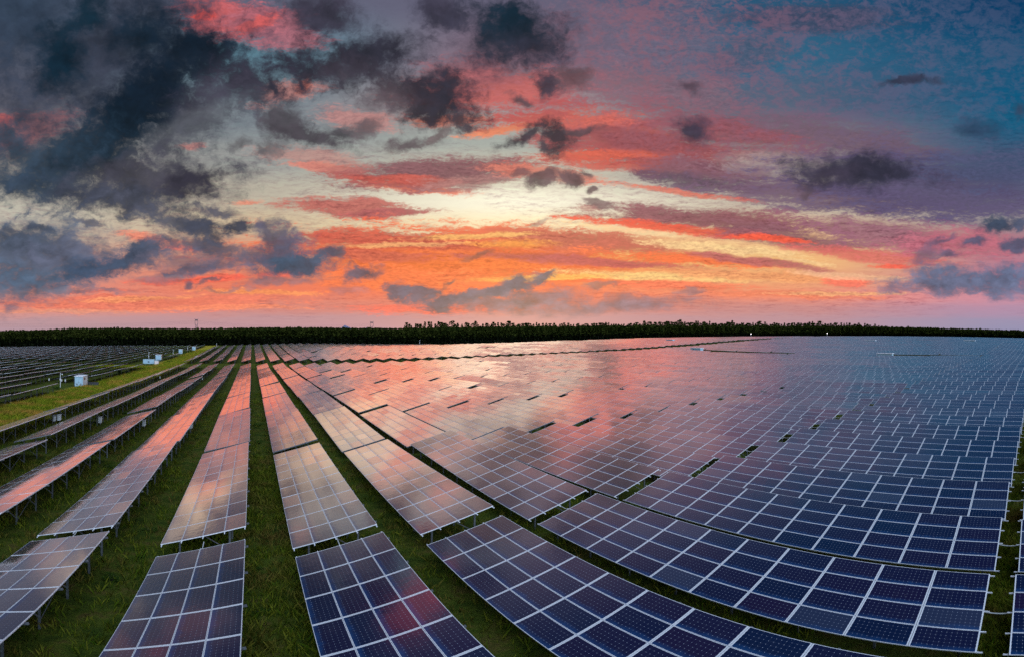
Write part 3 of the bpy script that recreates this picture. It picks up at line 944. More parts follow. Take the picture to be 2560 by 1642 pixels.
ARRAYS = [array_variant(100 + i) for i in range(7)]


def frame_mesh():
    b = MB()
    for y in STATIONS:
        for a in (0.8, 3.2):
            t = slope(a, 0, -0.13)
            b.box((t.x - 0.045, y - 0.03, -0.4), (t.x + 0.045, y + 0.03, t.z))
        b.bar(slope(0.15, y, -0.10), slope(TAB_W + 0.10, y, -0.10), 0.06)
        b.bar(slope(3.2, y, -0.2) - Vector((0, 0, 1.15)), slope(1.9, y, -0.15), 0.04)
    for a in PURLINS:
        b.bar(slope(a, -TAB_L / 2 - 0.14, -0.105), slope(a, TAB_L / 2 + 0.14, -0.105), 0.04)
    for i in (1, 5):
        b.bar(slope(3.2, STATIONS[i], -0.2) - Vector((0, 0, 1.3)), slope(3.2, STATIONS[i + 1], -0.25), 0.03)
    return b.mesh("support_frame", [M_STEEL])


FRAME = frame_mesh()

ORD = ("first second third fourth fifth sixth seventh eighth ninth tenth eleventh twelfth thirteenth fourteenth fifteenth sixteenth seventeenth "
       "eighteenth nineteenth twentieth").split()
TENS = {20: "twenty", 30: "thirty", 40: "forty", 50: "fifty", 60: "sixty", 70: "seventy", 80: "eighty"}


def ordinal(n):
    if n <= 20:
        return ORD[n - 1]
    t, u_ = n // 10 * 10, n % 10
    return TENS[t] + "-" + ORD[u_ - 1] if u_ else TENS[t][:-1] + "ieth"


def table_label(t):
    place = ordinal(t['n'])
    if t['blk'] == 'west':
        return f"solar table seen from behind, {place} along the {ordinal(t['r'] + 1)} row beyond the yellow grass strip"
    if t['r'] >= 1:
        return f"tilted solar table, {place} from the front in the {ordinal(t['r'])} row right of the grass lane"
    return f"tilted solar table, {place} from the front in the {ordinal(1 - t['r'])} row left of the grass lane"


byrow = {}
for t in sorted(tables, key=lambda t: t['y']):
    key = (t['blk'], t['r'])
    byrow[key] = byrow.get(key, 0) + 1
    t['n'] = byrow[key]


def child(name, data, parent, M=None):
    o = bpy.data.objects.new(name, data)
    link(o, parent)
    if M is not None:
        o.matrix_local = M
    return o


TILTM = Matrix.Rotation(-TILT, 4, 'Y')
for i, t in enumerate(tables[:N_OWN]):
    e = empty("solar_table")
    e.matrix_world = t['M']
    tag(e, table_label(t), "solar table", "solar tables in the long parallel rows")
    if i < N_DETAIL:
        for a in range(4):
            for j in range(10):
                p = slope((a + 0.5) * PITCH_W, (j - 4.5) * PITCH_L)
                M = Matrix.Translation(p) @ TILTM @ Matrix.Rotation(rng.gauss(0, R(0.14)), 4, 'X') @ Matrix.Rotation(rng.gauss(0, R(0.14)), 4, 'Y')
                child("solar_panel", MODULE, e, M)
        for s_i, y in enumerate(STATIONS):
            T_ = Matrix.Translation((0, y, 0))
            child("leg", LEG_F, e, T_)
            child("leg", LEG_R, e, T_)
            child("rafter", RAFTER, e, T_)
            child("brace", BRACE, e, T_)
            if s_i in (1, 5):
                child("cross_brace", CROSS, e, T_)
        for me in PURLIN:
            child("purlin", me, e)
        if rng.random() < 0.35:
            child("cable_conduit", CONDUIT, e)
    else:
        child("panel_array", ARRAYS[rng.randrange(len(ARRAYS))], e)
        child("support_frame", FRAME, e)

# ---- every other table of the field: one mass running to the skyline
rest = tables[N_OWN:]
VV, FF, UU, MI = [], [], [], []
base_i = 0
g = np.random.RandomState(5)
jj, aa = np.meshgrid(np.arange(10), np.arange(4))
a0 = (aa.ravel() + 0.5) * PITCH_W
y0 = (jj.ravel() - 4.5) * PITCH_L
S4 = np.array([(-1, -1), (1, -1), (1, 1), (-1, 1)], float)
UV4 = np.array(UVQ, float)
post = np.array([(-.03, -.025), (.03, -.025), (.03, .025), (-.03, .025)])
for t in rest:
    A = a0[:, None] + S4[None, :, 0] * hw
    Y = y0[:, None] + S4[None, :, 1] * hl
    DZ = S4[None, :, 0] * hw * g.normal(0, .003, (40, 1)) + S4[None, :, 1] * hl * g.normal(0, .003, (40, 1))
    P = np.stack([A * ca - DZ * sa, Y, LOW_Z + A * sa + DZ * ca], -1).reshape(-1, 3)
    quads = np.arange(160).reshape(40, 4)
    box = np.array([slope(a, y, d) for d in (-0.012, -0.085) for a, y in ((0.008, -TAB_L / 2), (TAB_W - 0.008, -TAB_L / 2), (TAB_W - 0.008, TAB_L / 2), (0.008, TAB_L / 2))])
    bf = np.array([(7, 6, 5, 4), (0, 4, 5, 1), (1, 5, 6, 2), (2, 6, 7, 3), (3, 7, 4, 0), (0, 1, 2, 3)]) + 160
    pts, fcs = [], []
    kk = 168
    for y in STATIONS[::2] + [STATIONS[-1]]:
        for a in (0.8, 3.2):
            tp = slope(a, 0, -0.06)
            lo = np.column_stack([post[:, 0] + tp.x, post[:, 1] + y, np.full(4, -0.4)])
            hi = lo.copy()
            hi[:, 2] = tp.z
            pts += [lo, hi]
            for q in range(4):
                fcs.append((kk + q, kk + (q + 1) % 4, kk + 4 + (q + 1) % 4, kk + 4 + q))
            kk += 8
    P = np.concatenate([P, box] + pts)
    Mt = np.array(t['M'])
    P = P @ Mt[:3, :3].T + Mt[:3, 3]
    fc = np.concatenate([quads, bf, np.array(fcs)])
    VV.append(P)
    FF.append(fc + base_i)
    base_i += len(P)
    uvs = np.zeros((len(fc), 4, 2))
    uvs[:40] = UV4
    UU.append(uvs)
    MI.append(np.concatenate([np.zeros(40), [2, 3, 1, 3, 1, 2], np.full(len(fcs), 3)]))
far_tables = link(bpy.data.objects.new("distant_solar_tables", array_mesh("distant_solar_tables", np.concatenate(VV), np.concatenate(FF), [M_GLASS, M_ALU, M_BACK, M_STEEL], np.concatenate(MI), np.concatenate(UU))))
tag(far_tables, "countless far solar tables merging into one sheet towards the dark tree line", "solar tables", kind='stuff')
print("tables", len(tables), "own", N_OWN)

# ================================================================ small buildings, poles, boxes


def at(px, rho):
    """The ground point in the direction of photograph column px, rho metres off."""
    a = (px - X0) / F
    x, y = rho * math.sin(a), rho * math.cos(a)
    return Vector((x, y, hz(x, y)))


def cabin(loc, w, d, h, label, rust=True):
    e = empty("inverter_cabin", loc)
    tag(e, label, "equipment cabin", "white equipment cabins along the grass strip")
    b = MB()
    b.box((-w / 2, -d / 2, -0.3), (w / 2, -d / 2 + 0.06, h))
    b.build("front_wall", M_BLUEWALL, e)  # pale blue front, the other walls white
    b = MB()
    b.box((-w / 2 + 0.002, -d / 2 + 0.06, -0.3), (w / 2, d / 2, h - 0.004))
    wall = b.build("wall", M_WHITE, e)
    b = MB()
    b.shared([(-w / 2 - .14, -d / 2 - .16, h), (w / 2 + .14, -d / 2 - .16, h), (w / 2 + .14, d / 2 + .16, h + .10), (-w / 2 - .14, d / 2 + .16, h + .10),
              (-w / 2 - .14, -d / 2 - .16, h + .09), (w / 2 + .14, -d / 2 - .16, h + .09), (w / 2 + .14, d / 2 + .16, h + .19), (-w / 2 - .14, d / 2 + .16, h + .19)],
             [(3, 2, 1, 0), (4, 5, 6, 7), (0, 1, 5, 4), (1, 2, 6, 5), (2, 3, 7, 6), (3, 0, 4, 7)])
    b.build("roof", M_ROOF, e)
    for sd in (-1, 1):                                             # a pair of door leaves
        xs = sorted((sd * 0.02, sd * w * 0.40))
        b = MB()
        b.box((xs[0], -d / 2 - 0.03, 0.05), (xs[1], -d / 2 - 0.002, h - 0.35))
        dr = b.build("door", M_BLUEWALL, e)
        b = MB()
        b.box((sd * 0.08 - 0.02, -d / 2 - 0.06, 1.0), (sd * 0.08 + 0.02, -d / 2 - 0.031, 1.25))
        b.build("handle", M_STEEL, dr)
        b = MB()
        xs = sorted((sd * w * 0.12, sd * w * 0.33))
        for i in range(6):
            z = 0.45 + i * 0.07
            b.box((xs[0], -d / 2 - 0.045, z), (xs[1], -d / 2 - 0.032, z + 0.035))
        b.build("louvre", M_STEEL, dr)
    b = MB()
    b.box((w / 2 + 0.002, -d * 0.30, h - 0.75), (w / 2 + 0.14, -d * 0.08, h - 0.30))
    b.build("fan_hood", M_ROOF if not rust else M_RUST, e)
    b = MB()
    b.box((-w / 2 - .05, -d / 2 - .05, -0.4), (w / 2 + .05, d / 2 + .05, 0.12))
    b.build("plinth", M_STEEL, e)
    return e


c1 = cabin(at(203, 117.0), 2.0, 3.3, 2.45, "nearest white and pale blue equipment cabin with rusty hood, between low dark screens")
cabin(at(397, 232), 2.5, 2.7, 2.7, "white and pale blue cabin standing right behind the long flat blue shed")
cabin(at(452, 300), 2.2, 2.4, 2.5, "pale blue cabin half hidden by a table edge, third along the strip")
cabin(at(485, 347), 2.3, 2.4, 2.4, "farthest pale blue cabin, close to the dark wood")

e = empty("low_shed", at(373, 214))
tag(e, "long low pale blue shed with a small dark window", "shed")
b = MB()
b.box((-2.4, -1.2, -0.3), (2.4, 1.2, 1.75))
b.build("wall", M_BLUEWALL, e)
b = MB()
b.box((-2.5, -1.3, 1.75), (2.5, 1.3, 1.87))
b.build("roof", plain("blue_sheet_roof", (0.42, 0.55, 0.62), 0.5), e)
b = MB()
b.box((-0.35, -1.24, 0.55), (0.35, -1.202, 1.05))
w_ = b.build("window", plain("dark_glass", (0.02, 0.03, 0.05), 0.15), e)
b = MB()
b.box((-0.03, -1.26, 0.55), (0.03, -1.241, 1.05))
b.build("mullion", M_BLUEWALL, w_)
e = empty("transformer_box", at(392, 211))
tag(e, "small pinkish white transformer box at the end of the low shed", "transformer")
b = MB()
b.box((-0.8, -0.8, -0.2), (0.8, 0.8, 1.25))
b.build("body", plain("pinkish_white_paint", (0.72, 0.62, 0.60), 0.5), e)
b = MB()
b.box((-0.87, -0.87, 1.25), (0.87, 0.87, 1.36))
b.build("lid", M_ROOF, e)

# low dark screens round the nearest cabin
for dx_, ln, lb in ((-1.2, 1.6, "low dark screen on the left side of the nearest cabin"), (2.7, 2.6, "low dark screen running back on the right of the nearest cabin")):
    p = c1.location + Vector((dx_, 0.6, 0))
    e = empty("low_screen", (p.x, p.y, hz(p.x, p.y)))
    tag(e, lb, "fence")
    b = MB()
    b.box((-ln / 2, -0.04, -0.1), (ln / 2, 0.04, 1.05))
    b.build("panel", M_DARKFENCE, e)
    for sx_ in (-1, 1):
        b = MB()
        b.box((sx_ * ln / 2 - 0.05, 0.042, -0.3), (sx_ * ln / 2 + 0.05, 0.14, 1.1))
        b.build("post", M_DARKFENCE, e)


def camera_pole(loc, h, label):
    e = empty("camera_pole", loc)
    tag(e, label, "camera pole", "thin white camera poles among the panels")
    b = MB()
    b.tube([(0, 0, -0.4), (0, 0, h)], [0.07, 0.05], n=8)
    b.build("pole", M_WHITE, e)
    b = MB()
    b.box((-0.14, -0.10, h * 0.50), (0.14, 0.10, h * 0.62))
    b.build("control_box", M_GREYBOX, e)
    b = MB()
    b.box((0.05, -0.05, h - 0.22), (0.55, 0.05, h - 0.17))
    b.box((0.38, -0.09, h - 0.42), (0.56, 0.09, h - 0.221))
    b.build("camera", M_GREYBOX, e)


camera_pole(at(151, 115), 3.3, "white camera pole with a box half way up, standing left of the nearest cabin")
camera_pole(at(372, 222), 4.6, "white camera pole rising behind the long low blue shed")
camera_pole(at(433, 268), 3.6, "white camera pole left of the third cabin along the strip")
camera_pole(at(469, 322), 3.8, "white camera pole left of the farthest cabin")
camera_pole(at(541, 395), 3.0, "tiny white pole at the far end of the grass strip, before the wood")
camera_pole(at(1049, 388), 5.2, "tiny white pole against the dark wood, past the orange panels")

# combiner boxes hung on the rear legs: x, y, height of the lower edge
for x_, y_, dz_, lb in ((-25.0, 60.2, .30, "left one of a pair of grey boxes below the outermost row"), (-24.4, 60.4, .38, "right one of a pair of grey boxes below the outermost row"),
                        (-18.9, 60.6, .30, "pale grey box hanging below the third row left of the grass lane"), (-12.95, 59.4, .30, "pale grey box hanging below the second row left of the grass lane"),
                        (-6.95, 57.0, .55, "pale grey box half hidden below the first row left of the grass lane"), (-24.6, 133, .5, "small grey box on a far post of the outermost row, halfway along"), (-12.8, 130, .5, "small grey box on a far post of the second row, halfway along"),
                        (-50.0, 117, .5, "small white box on a post left of the camera pole"), (-46.2, 116, .5, "white box on a post between camera pole and cabin, left one"), (-45.2, 116, .5, "white box on a post between camera pole and cabin, right one")):
    p = Vector((x_, y_, hz(x_, y_)))
    e = empty("combiner_box", p + Vector((0, 0, dz_)))
    tag(e, lb, "electrical box", "electrical boxes on the table legs")
    if y_ > 100:
        e.scale = (.7, .7, .7)
    b = MB()
    b.box((-0.16, -0.30, 0), (0.16, 0.30, 0.75))
    b.build("body", M_GREYBOX, e)
    b = MB()
    b.box((0.162, -0.26, 0.05), (0.185, 0.26, 0.70))
    b.build("door", M_WHITE, e)
    b = MB()
    b.box((-0.20, -0.35, 0.75), (0.22, 0.35, 0.79))
    b.build("rain_cover", M_GREYBOX, e)
    b = MB()
    b.bar((0, 0.1, -dz_ - 0.3), (0, 0.1, -0.001), 0.05)
    b.build("post", M_STEEL, e)

# inverter houses in the lanes on the rise
for px_, rho_, ln, h, lb in ((1742, 263, 6.6, 2.5, "long white roofed inverter house on the rise, left of a dark slot"), (2213, 206, 6.4, 2.5, "long white roofed inverter house amid the blue panels, in a dark slot"),
                             (2176, 340, 7.5, 2.5, "white roof just showing above far blue panels, left one"), (2424, 330, 7.5, 2.5, "white roof just showing above far blue panels, right one"), (1676, 360, 6, 2.5, "white roof just showing above the far pink panels")):
    p = at(px_, rho_)
    e = empty("inverter_house", p, (0, 0, 0))
    tag(e, lb, "inverter house", "inverter houses between the panels")
    b = MB()
    b.box((-1.2, -ln / 2, -0.5), (1.2, ln / 2, h - 0.25))
    b.build("wall", M_BLUEWALL, e)
    b = MB()
    b.box((-1.4, -ln / 2 - 0.2, h - 0.25), (1.4, ln / 2 + 0.2, h))
    b.build("roof", M_ROOF, e)

# lamp posts by the far wood, lit
m, N = new_mat("lamp_glow")
em = N.n('ShaderNodeEmission')
em.inputs[0].default_value = (1.0, 0.93, 0.98, 1)
em.inputs[1].default_value = 4.0
finish(N, em.outputs[0])
M_LAMP = m
for px_, rho_, top, lb in ((2068, 470, 833.0, "lit white lamp on a post before the wood on the right"), (1877.5, 455, 834.5, "lit white lamp on a post before the wood, left of the brighter lamp")):
    p = at(px_, rho_)
    zt = CAM_Z + rho_ * math.tan((Y0 - top) / F) - p.z
    e = empty("lamp_post", p)
    tag(e, lb, "street lamp", "lamp posts at the edge of the wood")
    b = MB()
    b.tube([(0, 0, -0.5), (0, 0, zt - 0.3)], [0.13, 0.09], n=8)
    b.build("pole", M_GREYBOX, e)
    b = MB()
    b.tube([(0, 0, zt - 0.30), (0, 0, zt - 0.18), (0, 0, zt + 0.3), (0, 0, zt + 0.42)], [0.10, 0.27, 0.27, 0.1], n=10)
    b.build("lamp_head", M_LAMP, e)

# ================================================================ pylons, wires, far hills


def pylon(px_, rho_, top, kind, label):
    p = at(px_, rho_)
    H = CAM_Z + rho_ * math.tan((Y0 - top) / F) - p.z
    e = empty("pylon", p, (0, 0, -(px_ - X0) / F))
    tag(e, label, "pylon", "pylons far beyond the wood")
    b = MB()
    s0, s1, hn = 2.8, 1.6, H * 0.66
    t = 0.48
    for sx_ in (-1, 1):
        for sy_ in (-1, 1):
            b.bar((sx_ * s0, sy_ * s0, -1), (sx_ * s1, sy_ * s1, hn), t)
    n = 6
    for i in range(n):
        f0, f1 = i / n, (i + 1) / n
        a0_, a1_ = s0 + (s1 - s0) * f0, s0 + (s1 - s0) * f1
        for q in range(4):
            c_, s_ = (1, 1), (1, -1)
            cs = [(-1, -1), (1, -1), (1, 1), (-1, 1)]
            u0, u1 = cs[q], cs[(q + 1) % 4]
            b.bar((u0[0] * a0_, u0[1] * a0_, hn * f0), (u1[0] * a1_, u1[1] * a1_, hn * f1), t * 0.5)
            b.bar((u1[0] * a0_, u1[1] * a0_, hn * f0), (u0[0] * a1_, u0[1] * a1_, hn * f1), t * 0.5)
    b.build("lattice_body", M_LATTICE, e)
    b = MB()
    wide = 3.1 if kind else 2.6
    for sx_ in (-1, 1):                                            # the cat-head above the waist
        for sy_ in (-1, 1):
            b.bar((sx_ * s1, sy_ * 0.8, hn), (sx_ * wide, sy_ * 0.7, H * 0.78), t)
            b.bar((sx_ * wide, sy_ * 0.7, H * 0.78), (sx_ * wide * 0.8, sy_ * 0.6, H * 0.95), t)
        b.bar((sx_ * wide * 0.8, 0, H * 0.95), (sx_ * (wide + .6), 0, H), t)
        b.bar((sx_ * wide, 0, H * 0.78), (0, 0, hn), t)
    b.bar((-wide * 0.9, 0, H * 0.95), (wide * 0.9, 0, H * 0.95), t * 1.8)
    b.bar((-wide * 0.9, 0, H * 0.90), (wide * 0.9, 0, H * 0.90), t)
    for i in range(4):
        x0_, x1_ = -wide * .9 + i * wide * .45, -wide * .9 + (i + 1) * wide * .45
        b.bar((x0_, 0, H * 0.90), (x1_, 0, H * 0.95), t)
        b.bar((x1_, 0, H * 0.90), (x0_, 0, H * 0.95), t)
    b.build("crossarm", M_LATTICE, e)
    return p + Vector((0, 0, H * 0.9))


pa = pylon(491, 880, 796.5, False, "taller steel lattice pylon above the wood on the left")
pb = pylon(929.5, 960, 803, True, "shorter pylon with an open forked head, left of the tall trees")
for k in range(3):
    for p0, p1, lb in ((at(-160, 900) + Vector((0, 0, 36)), pa, "thin power cable running left from the taller pylon"), (pa, pb, "thin power cable slung between the two pylons")):
        b = MB()
        o = Vector((0, 0, -2.2 * k))
        b.tube([p0.lerp(p1, t) + o - Vector((0, 0, 7 * 4 * t * (1 - t))) for t in np.linspace(0, 1, 24)], 0.06, n=4)
        c = b.build("power_cable", M_LATTICE)
        tag(c, lb, "power cable", "power cables between the pylons")

m, N = new_mat("far_hill_haze")
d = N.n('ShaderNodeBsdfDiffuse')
d.inputs[0].default_value = (0.20, 0.19, 0.29, 1)  # blue haze of distance painted into the hill colour
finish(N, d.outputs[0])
b = MB()
for cx, top, wpx, rho_ in ((862, 812.5, 44, 5200), (608, 821.0, 12, 5200), (632, 825.5, 24, 5400), (915, 818.5, 24, 5600)):
    n, ring = 28, []
    g_ = random.Random(cx)
    H = rho_ * math.tan((Y0 - top) / F) + CAM_Z - 6
    Wd = wpx / F * rho_
    c = at(cx, rho_)
    ang = (cx - X0) / F
    vs = [c + Vector((0, 0, H))]
    for k in range(1, 5):
        for j in range(n):
            f = k / 4
            a_ = 2 * math.pi * j / n
            rr = f * (1 + 0.18 * g_.uniform(-1, 1))
            prof = (1 - f) ** 1.3 * (0.85 + 0.3 * g_.random()) if k < 4 else -0.1
            sx_ = Wd * rr * math.cos(a_) * (1.5 if math.cos(a_) > 0 else 0.8)
            sy_ = Wd * rr * math.sin(a_)
            vs.append(c + Vector((sx_ * math.cos(ang) + sy_ * math.sin(ang), -sx_ * math.sin(ang) + sy_ * math.cos(ang), H * prof)))
    fs = [(0, 1 + (j + 1) % n, 1 + j) for j in range(n)]
    for k in range(3):
        for j in range(n):
            fs.append((1 + k * n + j, 1 + k * n + (j + 1) % n, 1 + (k + 1) * n + (j + 1) % n, 1 + (k + 1) * n + j))
    b.shared(vs, [tuple(reversed(f)) for f in fs])
tag(b.build("hills", m), kind='structure')

# ================================================================ trees


def crown_points(g, n, h, wid, base, shape):
    """Leaf clump centres of one crown: several rounded boughs stacked up the stem."""
    P = []
    boughs = []
    k = 7
    for i in range(k):
        f = i / (k - 1)
        z = base + (h - base) * (0.08 + 0.88 * f)
        r = wid * (0.35 + 0.75 * math.sin(math.pi * min(1, f * 0.85 + 0.12)) ** (1.0 if shape else 0.6))
        a_ = g.uniform(0, 6.28)
        o = wid * 0.42 * g.random() * (1 - 0.6 * f)
        boughs.append((o * math.cos(a_), o * math.sin(a_), z, r * g.uniform(0.55, 0.85)))
    for i in range(n):
        bx, by, bz, br = boughs[g.randrange(k)]
        v = Vector((g.gauss(0, 1), g.gauss(0, 1), g.gauss(0, 1))).normalized() * br * g.random() ** 0.4
        P.append(Vector((bx + v.x, by + v.y, min(bz + v.z * 0.85, h))))
    return P


def tree_arrays(seed, h, wid, base, n, size, shape):
    g = random.Random(seed)
    V, T = [], []
    for p in crown_points(g, n, h, wid, base, shape):
        q = Vector((g.gauss(0, 1), g.gauss(0, 1), g.gauss(0, 0.7) + 0.5)).normalized().to_track_quat('Z', 'Y')
        s_ = size * g.uniform(0.6, 1.3)
        k = len(V)
        for a_ in (0.3, 1.9, 3.5, 5.0):
            V.append(p + q @ Vector((math.cos(a_) * s_, math.sin(a_) * s_, g.uniform(-.15, .15))))
        T.append((k, k + 1, k + 2, k + 3))
    return np.array(V), np.array(T)


def trunk_mb(h, r):
    b = MB()
    b.tube([(0, 0, -0.6), (0.05, 0.03, h * 0.4), (-0.06, 0.02, h * 0.75), (0, 0, h * 0.94)], [r, r * 0.7, r * 0.4, 0.03], n=6)
    for i in range(5):
        a_, z = i * 2.2, h * (0.42 + 0.1 * i)
        b.tube([(0, 0, z), (math.cos(a_) * 0.6, math.sin(a_) * 0.6, z + 0.7), (math.cos(a_) * 1.0, math.sin(a_) * 1.0, z + 1.5)], [r * 0.3, r * 0.2, 0.02], n=4)
    return b


# the dense plantation: a far wood that reads as one mass
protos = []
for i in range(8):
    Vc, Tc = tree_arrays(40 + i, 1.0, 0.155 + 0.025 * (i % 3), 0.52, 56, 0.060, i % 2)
    Vu, Tu = tree_arrays(140 + i, 0.60, 0.17, 0.02, 34, 0.075, 0)          # near-black clumps added to paint the shade low in the wood
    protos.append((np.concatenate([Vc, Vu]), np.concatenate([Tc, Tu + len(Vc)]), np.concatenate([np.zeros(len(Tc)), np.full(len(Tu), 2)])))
# photograph rows of the wood's top edge
TOPS = [(-200, 834), (0, 829.5), (100, 828), (180, 824), (300, 823.5), (500, 824.5), (640, 822), (800, 822), (1000, 824), (1100, 822), (1300, 820), (1500, 817), (1640, 817), (1800, 817), (1980, 818), (2050, 817.5), (2200, 819), (2350, 822), (2460, 826), (2560, 828), (2800, 832)]
tx_, ty_ = zip(*TOPS)
FRONT = [(-300, 478), (0, 478), (300, 470), (500, 440), (629, 398), (900, 405), (1100, 430), (1300, 465), (1600, 500), (2000, 535), (2300, 540), (2560, 560), (2800, 560)]
fx_, fy_ = zip(*FRONT)
g = random.Random(77)
VV, FF, MI = [], [], []
nb_ = 0
for row in range(7):
    px_ = -140.0
    while px_ < 2720:
        rho_ = float(np.interp(px_, fx_, fy_)) + row * 4.2 + g.uniform(-1.2, 1.2)
        px_ += F * 2.7 * g.uniform(0.8, 1.2) / rho_
        p = at(px_, rho_)
        top = float(np.interp(px_, tx_, ty_)) + g.gauss(0, 1.2)
        h = CAM_Z + rho_ * math.tan((Y0 - top) / F) - p.z
        h = max(6.0, h) * (0.93 if row == 0 else 1.0)
        Vc, Tc, Mc = protos[g.randrange(8)]
        a_ = g.uniform(0, 6.28)
        sx_ = 12 * g.uniform(0.85, 1.2)
        X = (Vc[:, 0] * math.cos(a_) - Vc[:, 1] * math.sin(a_)) * sx_ + p.x
        Y = (Vc[:, 0] * math.sin(a_) + Vc[:, 1] * math.cos(a_)) * sx_ + p.y
        VV.append(np.stack([X, Y, Vc[:, 2] * h + p.z], -1))
        FF.append(Tc + nb_)
        MI.append(Mc)
        nb_ += len(Vc)
        if row < 3:
            r_ = 0.13
            q = np.array([(-r_, -r_), (r_, -r_), (r_, r_), (-r_, r_)])
            lo = np.column_stack([q + (p.x, p.y), np.full(4, p.z - 0.5)])
            hi = np.column_stack([q * 0.6 + (p.x, p.y), np.full(4, p.z + h * 0.7)])
            VV.append(np.concatenate([lo, hi]))
            FF.append(np.array([(k, (k + 1) % 4, 4 + (k + 1) % 4, 4 + k) for k in range(4)]) + nb_)
            MI.append(np.ones(4))
            nb_ += 8
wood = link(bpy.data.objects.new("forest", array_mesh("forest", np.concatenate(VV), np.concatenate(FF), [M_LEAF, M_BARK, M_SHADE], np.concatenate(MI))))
tag(wood, "dark dense plantation of slender trees closing the whole field", "forest", kind='stuff')

# the taller trees that stand out on the skyline behind it
SKY_TOPS = [(1018, 810), (1060, 808), (1120, 808), (1200, 810), (1300, 810), (1400, 811), (1500, 809), (1620, 809), (1660, 804), (1760, 806), (1900, 808), (2050, 810), (2160, 810.5), (2196, 816)]
sx__, sy__ = zip(*SKY_TOPS)
crowns, trunks = [], []
for i in range(7):
    Vc, Tc = tree_arrays(300 + i, 14.0, (2.5, 2.1, 3.0, 1.7, 2.6, 2.2, 3.3)[i], 4.4, 230, 0.46, i % 2)
    crowns.append(array_mesh("crown", Vc, Tc, [M_LEAF]))
    trunks.append(trunk_mb(14.0, 0.20).mesh("trunk", [M_BARK]))
px_ = 1017.0
n_sky = 0
while px_ < 2200:
    p = at(px_, 575 + g.uniform(-6, 6))
    top = float(np.interp(px_, sx__, sy__)) + g.gauss(0, 2.2)
    if g.random() < 0.05:
        top -= 5
    h = CAM_Z + 575 * math.tan((Y0 - top) / F) - p.z
    k = g.randrange(7)
    e = empty("tall_tree", p, (0, 0, g.uniform(0, 6.28)))
    s_ = h / 14.0
    w_ = s_ * g.choice((0.75, 0.95, 1.15, 1.45))
    e.scale = (w_, w_ * g.uniform(0.9, 1.1), s_)
    tag(e, "tall slender tree standing out above the plantation on the skyline", "tree", "tall trees on the skyline")
    child("crown", crowns[k], e)
    child("trunk", trunks[k], e)
    n_sky += 1
    px_ += g.choice((5.0, 6.5, 8.0, 11.0)) if px_ < 1640 else g.uniform(4.5, 7.5)
print("skyline trees", n_sky)

# ================================================================ grass and shrubs


def blades(spots_, hmin, hmax, width, per, seed, spread):
    """Grass tufts as single curved triangles in one numpy mesh."""
    g_ = np.random.RandomState(seed)
    n = len(spots_) * per
    c = np.repeat(np.asarray(spots_), per, axis=0)
    off = g_.normal(0, spread, (n, 2))
    a_ = g_.uniform(0, 2 * np.pi, n)
    h = g_.uniform(hmin, hmax, n)
    w = width * g_.uniform(0.6, 1.4, n)
    lean = g_.normal(0, 0.38, (n, 2)) * h[:, None]
    b0 = c[:, :2] + off
    z = c[:, 2] - 0.03
    dx_, dy_ = np.cos(a_) * w / 2, np.sin(a_) * w / 2
    v0 = np.column_stack([b0[:, 0] - dx_, b0[:, 1] - dy_, z])
    v1 = np.column_stack([b0[:, 0] + dx_, b0[:, 1] + dy_, z])
    m1 = np.column_stack([b0[:, 0] + dx_ * 0.7 + lean[:, 0] * 0.4, b0[:, 1] + dy_ * 0.7 + lean[:, 1] * 0.4, z + h * 0.6])
    v2 = np.column_stack([b0[:, 0] + lean[:, 0], b0[:, 1] + lean[:, 1], z + h])
    Vb = np.stack([v0, v1, m1, v2], 1).reshape(-1, 3)
    return Vb, np.arange(4 * n).reshape(n, 4)


def scatter(n, x0_, x1_, y0_, y1_, seed, clump=0.0):
    g_ = np.random.RandomState(seed)
    x, y = g_.uniform(x0_, x1_, n), g_.uniform(y0_, y1_, n)
    return np.column_stack([x, y, height(x, y)])


near_lane = [scatter(2600, -3.6 + 0, 5.0, 7, 45, 1), scatter(5200, -32, 22, 7, 40, 2), scatter(3800, -34, 8, 38, 100, 3), scatter(900, 12, 30, 0.3, 2.4, 4), scatter(1500, 3, 60, -2, 3, 5), scatter(1600, -32, 70, 184, 207, 6)]
Vb, Fb = blades(np.concatenate(near_lane), 0.12, 0.50, 0.045, 9, 11, 0.15)
grass = link(bpy.data.objects.new("grass", array_mesh("grass", Vb, Fb, [M_GRASSBLADE])))
tag(grass, "rank green grass in the lanes under and between the tables", "grass", kind='stuff')
strip = [scatter(6500, -38.5, -27.5, 38, 110, 7), scatter(4200, -38.5, -27.5, 110, 340, 8), scatter(1500, -60, -34, 176, 192, 9)]
Vb, Fb = blades(np.concatenate(strip), 0.22, 0.75, 0.075, 8, 12, 0.30)
meadow = link(bpy.data.objects.new("meadow_grass", array_mesh("meadow_grass", Vb, Fb, [M_DRYGRASS])))
tag(meadow, "tall yellowish meadow grass on the open strip beside the left rows", "grass", kind='stuff')


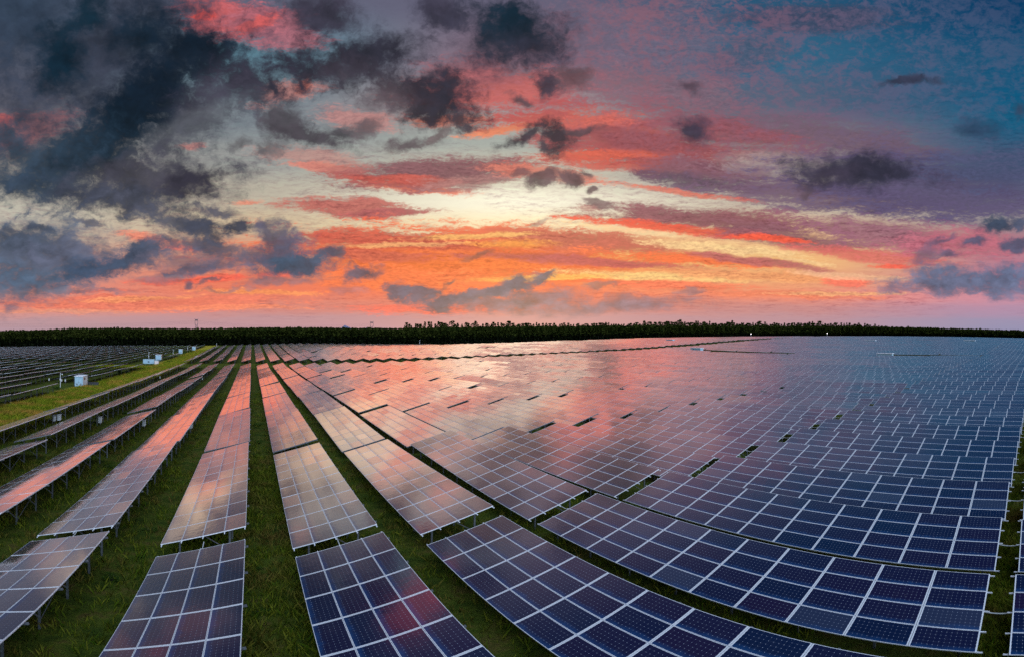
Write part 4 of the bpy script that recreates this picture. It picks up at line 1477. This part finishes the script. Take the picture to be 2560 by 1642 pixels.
def shrub_mesh(seed, n, size, flat):
    g_ = random.Random(seed)
    V, T = [], []
    lobes = [(g_.uniform(-.6, .6), g_.uniform(-.6, .6), g_.uniform(.2, .6) * flat, g_.uniform(.3, .6)) for _ in range(7)]
    for i in range(n):
        lx, ly, lz, lr = lobes[g_.randrange(7)]
        v = Vector((g_.gauss(0, 1), g_.gauss(0, 1), g_.gauss(0, 1))).normalized() * lr * g_.random() ** 0.35
        p = Vector((lx + v.x, ly + v.y, max(0.0, lz + v.z * flat)))
        q = Vector((g_.gauss(0, 1), g_.gauss(0, 1), g_.gauss(0, 1))).normalized().to_track_quat('Z', 'Y')
        s_ = size * g_.uniform(.6, 1.4)
        k = len(V)
        V += [p + q @ Vector((s_ * a_, s_ * b_, 0)) for a_, b_ in ((-1, 0), (0, -.5), (1.1, 0), (0, .5))]
        T.append((k, k + 1, k + 2, k + 3))
    return array_mesh("leaves", np.array(V), np.array(T), [M_SHRUB])


SHRUBS = [shrub_mesh(60 + i, 420, 0.085, (0.8, 1.0, 0.65)[i]) for i in range(3)]
STEM = MB()
for k in range(5):
    a_ = k * 1.256
    STEM.tube([(0, 0, -0.2), (math.cos(a_) * 0.2, math.sin(a_) * 0.2, 0.3), (math.cos(a_) * 0.4, math.sin(a_) * 0.4, 0.55)], [0.03, 0.02, 0.008], n=5)
STEM_ME = STEM.mesh("stem", [M_BARK])


def shrub(loc, s_, label, group):
    e = empty("shrub", loc, (0, 0, g.uniform(0, 6.28)))
    e.scale = (s_ * g.uniform(.8, 1.3), s_ * g.uniform(.8, 1.3), s_ * g.uniform(.7, 1.0))
    tag(e, label, "shrub", group)
    child("leaves", SHRUBS[g.randrange(3)], e)
    child("stem", STEM_ME, e)


# weeds on the cross lane
for k in range(46):
    px_ = g.uniform(560, 1560)
    a_ = (px_ - X0) / F
    y_ = g.uniform(190, 204)
    x_ = y_ * math.tan(a_)
    shrub((x_, y_, hz(x_, y_)), g.uniform(0.6, 1.5), "dark green bush growing in the grassy cross lane between the two blocks of tables", "bushes in the cross lane")
# bushes below the left rows and on the edge of the strip
for k in range(34):
    r_ = g.choice((-4, -3, -2, -1, 0))
    y_ = g.uniform(16, 90)
    x_ = ROW_X0 + r_ * ROW_P + TAB_W * ca + g.uniform(-0.2, 1.4)
    shrub((x_, y_, hz(x_, y_)), g.uniform(0.30, 0.62), "low leafy weed clump in the grass beside a row of tables", "weed clumps between the rows")
for k in range(26):
    y_ = g.uniform(96, 330)
    x_ = g.uniform(-42, -36.5)
    shrub((x_, y_, hz(x_, y_)), g.uniform(0.7, 1.4), "dark green bush on the left edge of the yellow grass strip", "bushes along the grass strip")
